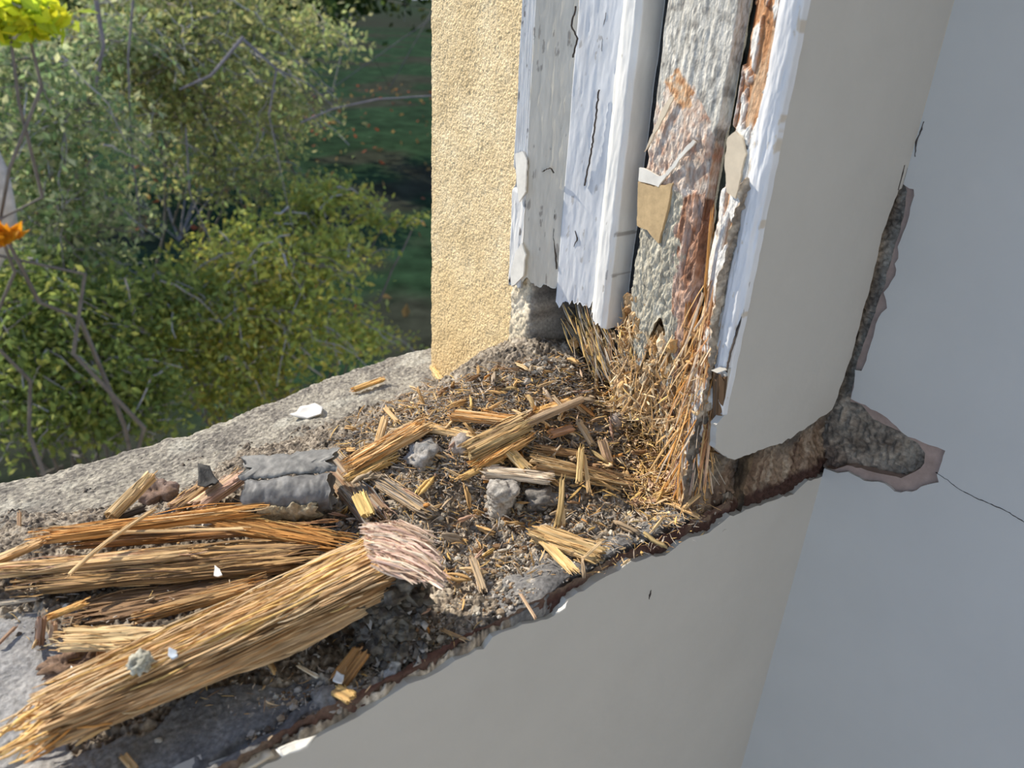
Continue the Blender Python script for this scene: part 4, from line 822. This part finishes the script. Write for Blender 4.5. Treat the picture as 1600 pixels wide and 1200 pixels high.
def shrub(name, label, base, spec, nleaf, size, pal, cl=.35, twigs=60, drop=.3):
    """spec: list of (centre, radius) lobes in world space; branches run from the base to every lobe"""
    root = empty(name, tuple(base)); rel = np.array(base)
    wts = np.array([r**2.2 for _, r in spec]); wts /= wts.sum(); P = []
    tw_ = Bag()
    for (c0, r), wt in zip(spec, wts):
        k = max(3, int(twigs*wt)); c0 = np.array(c0)
        br = Bag(); pts = curvept(base, c0, .08, 12, .12); tube(br, pts, .018, .007, C(.16,.15,.14)); br.build('branch', M_barkv, root, rel=rel)
        for _ in range(k):
            d = rng.normal(size=3); d /= np.linalg.norm(d); d[2] = abs(d[2])*.4-drop*.5; tip = c0+d*r*rng.uniform(.7, 1.15); st_ = c0+rng.normal(size=3)*r*.25
            pts = curvept(st_, tip, .12, 9, .08); tube(tw_, pts, .007, .003, random.choice([C(.34,.33,.34), C(.24,.21,.19), C(.42,.41,.43)]), 5)
            m_ = int(nleaf*wt/k); s = rng.uniform(.15, 1.02, m_); idx = np.clip(s*8, 0, 7.99); i0 = idx.astype(int); f = (idx-i0)[:, None]
            q = pts[i0]*(1-f)+pts[i0+1]*f; P.append(q+rng.normal(size=q.shape)*r*.15*np.array([1,1,.9]))
    P = np.concatenate(P); tw_.build('twigs', M_barkv, root, rel=rel)['kind'] = 'stuff'
    K = np.array(pal); cols = K[rng.integers(0, len(K), len(P))]*rng.uniform(.65, 1.25, (len(P), 1))
    nz = .5+.7*fbm(P[:,0]*1.2, P[:,1]*1.2, P[:,2]*1.2, 3); cols = cols*(.55+.9*np.clip(nz, 0, 1))[:, None]*C(1.08,1.,.78)
    V, Fc, c = leafquads(P, size, cols); o = mesh('foliage', V-rel, Fc, M_leaf, c, root, False); o['kind'] = 'stuff'
    tag(root, label, 'shrub', 'shrubs in the garden below'); return root
def gp(px, pv, dist):        # a point in the garden seen in a given direction at a given distance
    r = ray(px, pv); r = r/np.linalg.norm(r); return O+r*dist
def lobes(l): return [(gp(x, y, d), r) for x, y, d, r in l]
OG = [C(.34,.42,.20), C(.40,.48,.24), C(.26,.36,.19), C(.48,.50,.26), C(.36,.38,.24)]
YG = [C(.44,.54,.16), C(.56,.62,.18), C(.34,.46,.16), C(.62,.58,.18), C(.40,.50,.22)]
GG = [C(.32,.44,.28), C(.44,.54,.38), C(.24,.38,.22), C(.52,.58,.42)]
def base_at(px, pv, d, off=(0,0)): p = gp(px, pv, d); return (p[0]+off[0], p[1]+off[1], GZ)
shrub('garden_shrub', 'yellow green bushy shrub right of centre, nearest to the sill edge', base_at(380,520,6.2), lobes([(430,420,6.0,.75),(530,400,6.3,.45),(350,480,5.8,.6),(470,520,6.0,.7),(300,560,5.8,.55),(600,350,6.6,.22),(560,540,6.4,.45),(500,330,6.6,.5),(400,600,6,.6),(650,345,6.6,.14)]), 14000, .029, YG, twigs=190)
shrub('garden_shrub', 'loose olive green shrub hanging over the upper middle of the garden', base_at(300,400,7.3), lobes([(330,120,7.0,.95),(250,200,7.0,.8),(420,200,7.4,.8),(460,60,7.4,.7),(200,90,7.0,.8),(360,280,7.2,.7),(300,20,7.4,.8)]), 13000, .031, OG, twigs=220)
shrub('garden_shrub', 'grey green shrub with drooping sprays at the left edge', base_at(60,500,6.4), lobes([(90,180,6.0,.7),(30,100,6.0,.65),(120,300,6.0,.6),(0,250,6.0,.6),(170,60,6.4,.5),(100,400,6,.6),(10,420,6,.5)]), 9000, .030, GG, twigs=150, drop=1.)
shrub('garden_shrub', 'dark green dense shrub at the lower left behind the sill', base_at(80,640,5.6), lobes([(60,520,5.4,.6),(150,560,5.4,.6),(20,620,5.2,.5),(200,640,5.3,.5),(240,480,5.6,.6),(120,660,5.2,.5),(20,480,5.4,.5)]), 12000, .028, [C(.22,.32,.12), C(.30,.40,.14), C(.38,.44,.16), C(.16,.24,.10)], twigs=150)
shrub('garden_shrub', 'bright lemon yellow leafed shrub tip in the top left corner', base_at(20,300,4.6), lobes([(38,28,4.2,.20),(15,45,4.2,.14)]), 700, .045, [C(.66,.82,.05), C(.78,.82,.06), C(.5,.68,.08)], twigs=14)
shrub('garden_shrub', 'small orange leafed sprig at the left edge of the garden', base_at(0,420,4.4), lobes([(2,368,4.2,.07)]), 45, .05, [C(.85,.40,.03)], twigs=4)
shrub('garden_shrub', 'far dark green shrub along the top of the view', base_at(250,180,16), lobes([(100,40,20,3),(350,-20,24,3.4),(560,-30,26,3.),(0,120,18,2.),(230,80,20,2.6),(700,-40,26,3),(800,-30,26,2.5)]), 16000, .15, [C(.04,.08,.03), C(.07,.12,.04), C(.10,.14,.05)], twigs=60)
# bare grey limb crossing in front of the lawn
b = Bag(); br = lambda pts, r0, r1: tube(b, np.array([gp(*q) for q in pts]), r0*.5, r1*.5, C(.20,.19,.21), 6)
br([(470,192,6.2),(520,170,6.2),(590,155,6.3),(672,150,6.4),(740,148,6.4)], .016, .010)
br([(378,60,6.1),(432,108,6.0),(420,180,6.0),(428,215,6.0)], .024, .010); br([(432,108,6.0),(480,130,6.1),(520,165,6.1)], .014, .006); br([(380,58,6.1),(330,118,6.0),(280,140,6.0)], .028, .014)
br([(428,215,6.0),(445,300,6.0),(470,420,6.0)], .010, .004); br([(150,0,5.9),(162,70,5.9),(150,130,5.9)], .03, .02); br([(208,0,5.9),(200,90,5.9),(205,230,5.9),(222,370,5.9)], .016, .010)
br([(290,200,5.9),(296,300,5.9),(330,380,5.9),(400,480,5.5)], .012, .008)
sh2 = [o for o in S.collection.objects if o.get('label', '').startswith('loose olive')][0]
o = b.build('bare_limb', M_barkv, sh2, rel=sh2.location); o['label'] = 'bare lilac grey limbs, one crossing the lawn'
# pale tree stem at the left edge
pp = [gp(-30,230,4.9), gp(-8,270,4.9), gp(4,320,4.9), gp(10,350,4.95), gp(-60,520,5.4)]; b = Bag(); tube(b, pp, .07, .05, C(.5,.48,.46), 10)
root = empty('pale_tree', tuple(pp[-1])); b.build('trunk', M_barkv, root, rel=pp[-1]); tag(root, 'pale grey tree stem at the left edge of the garden', 'tree')
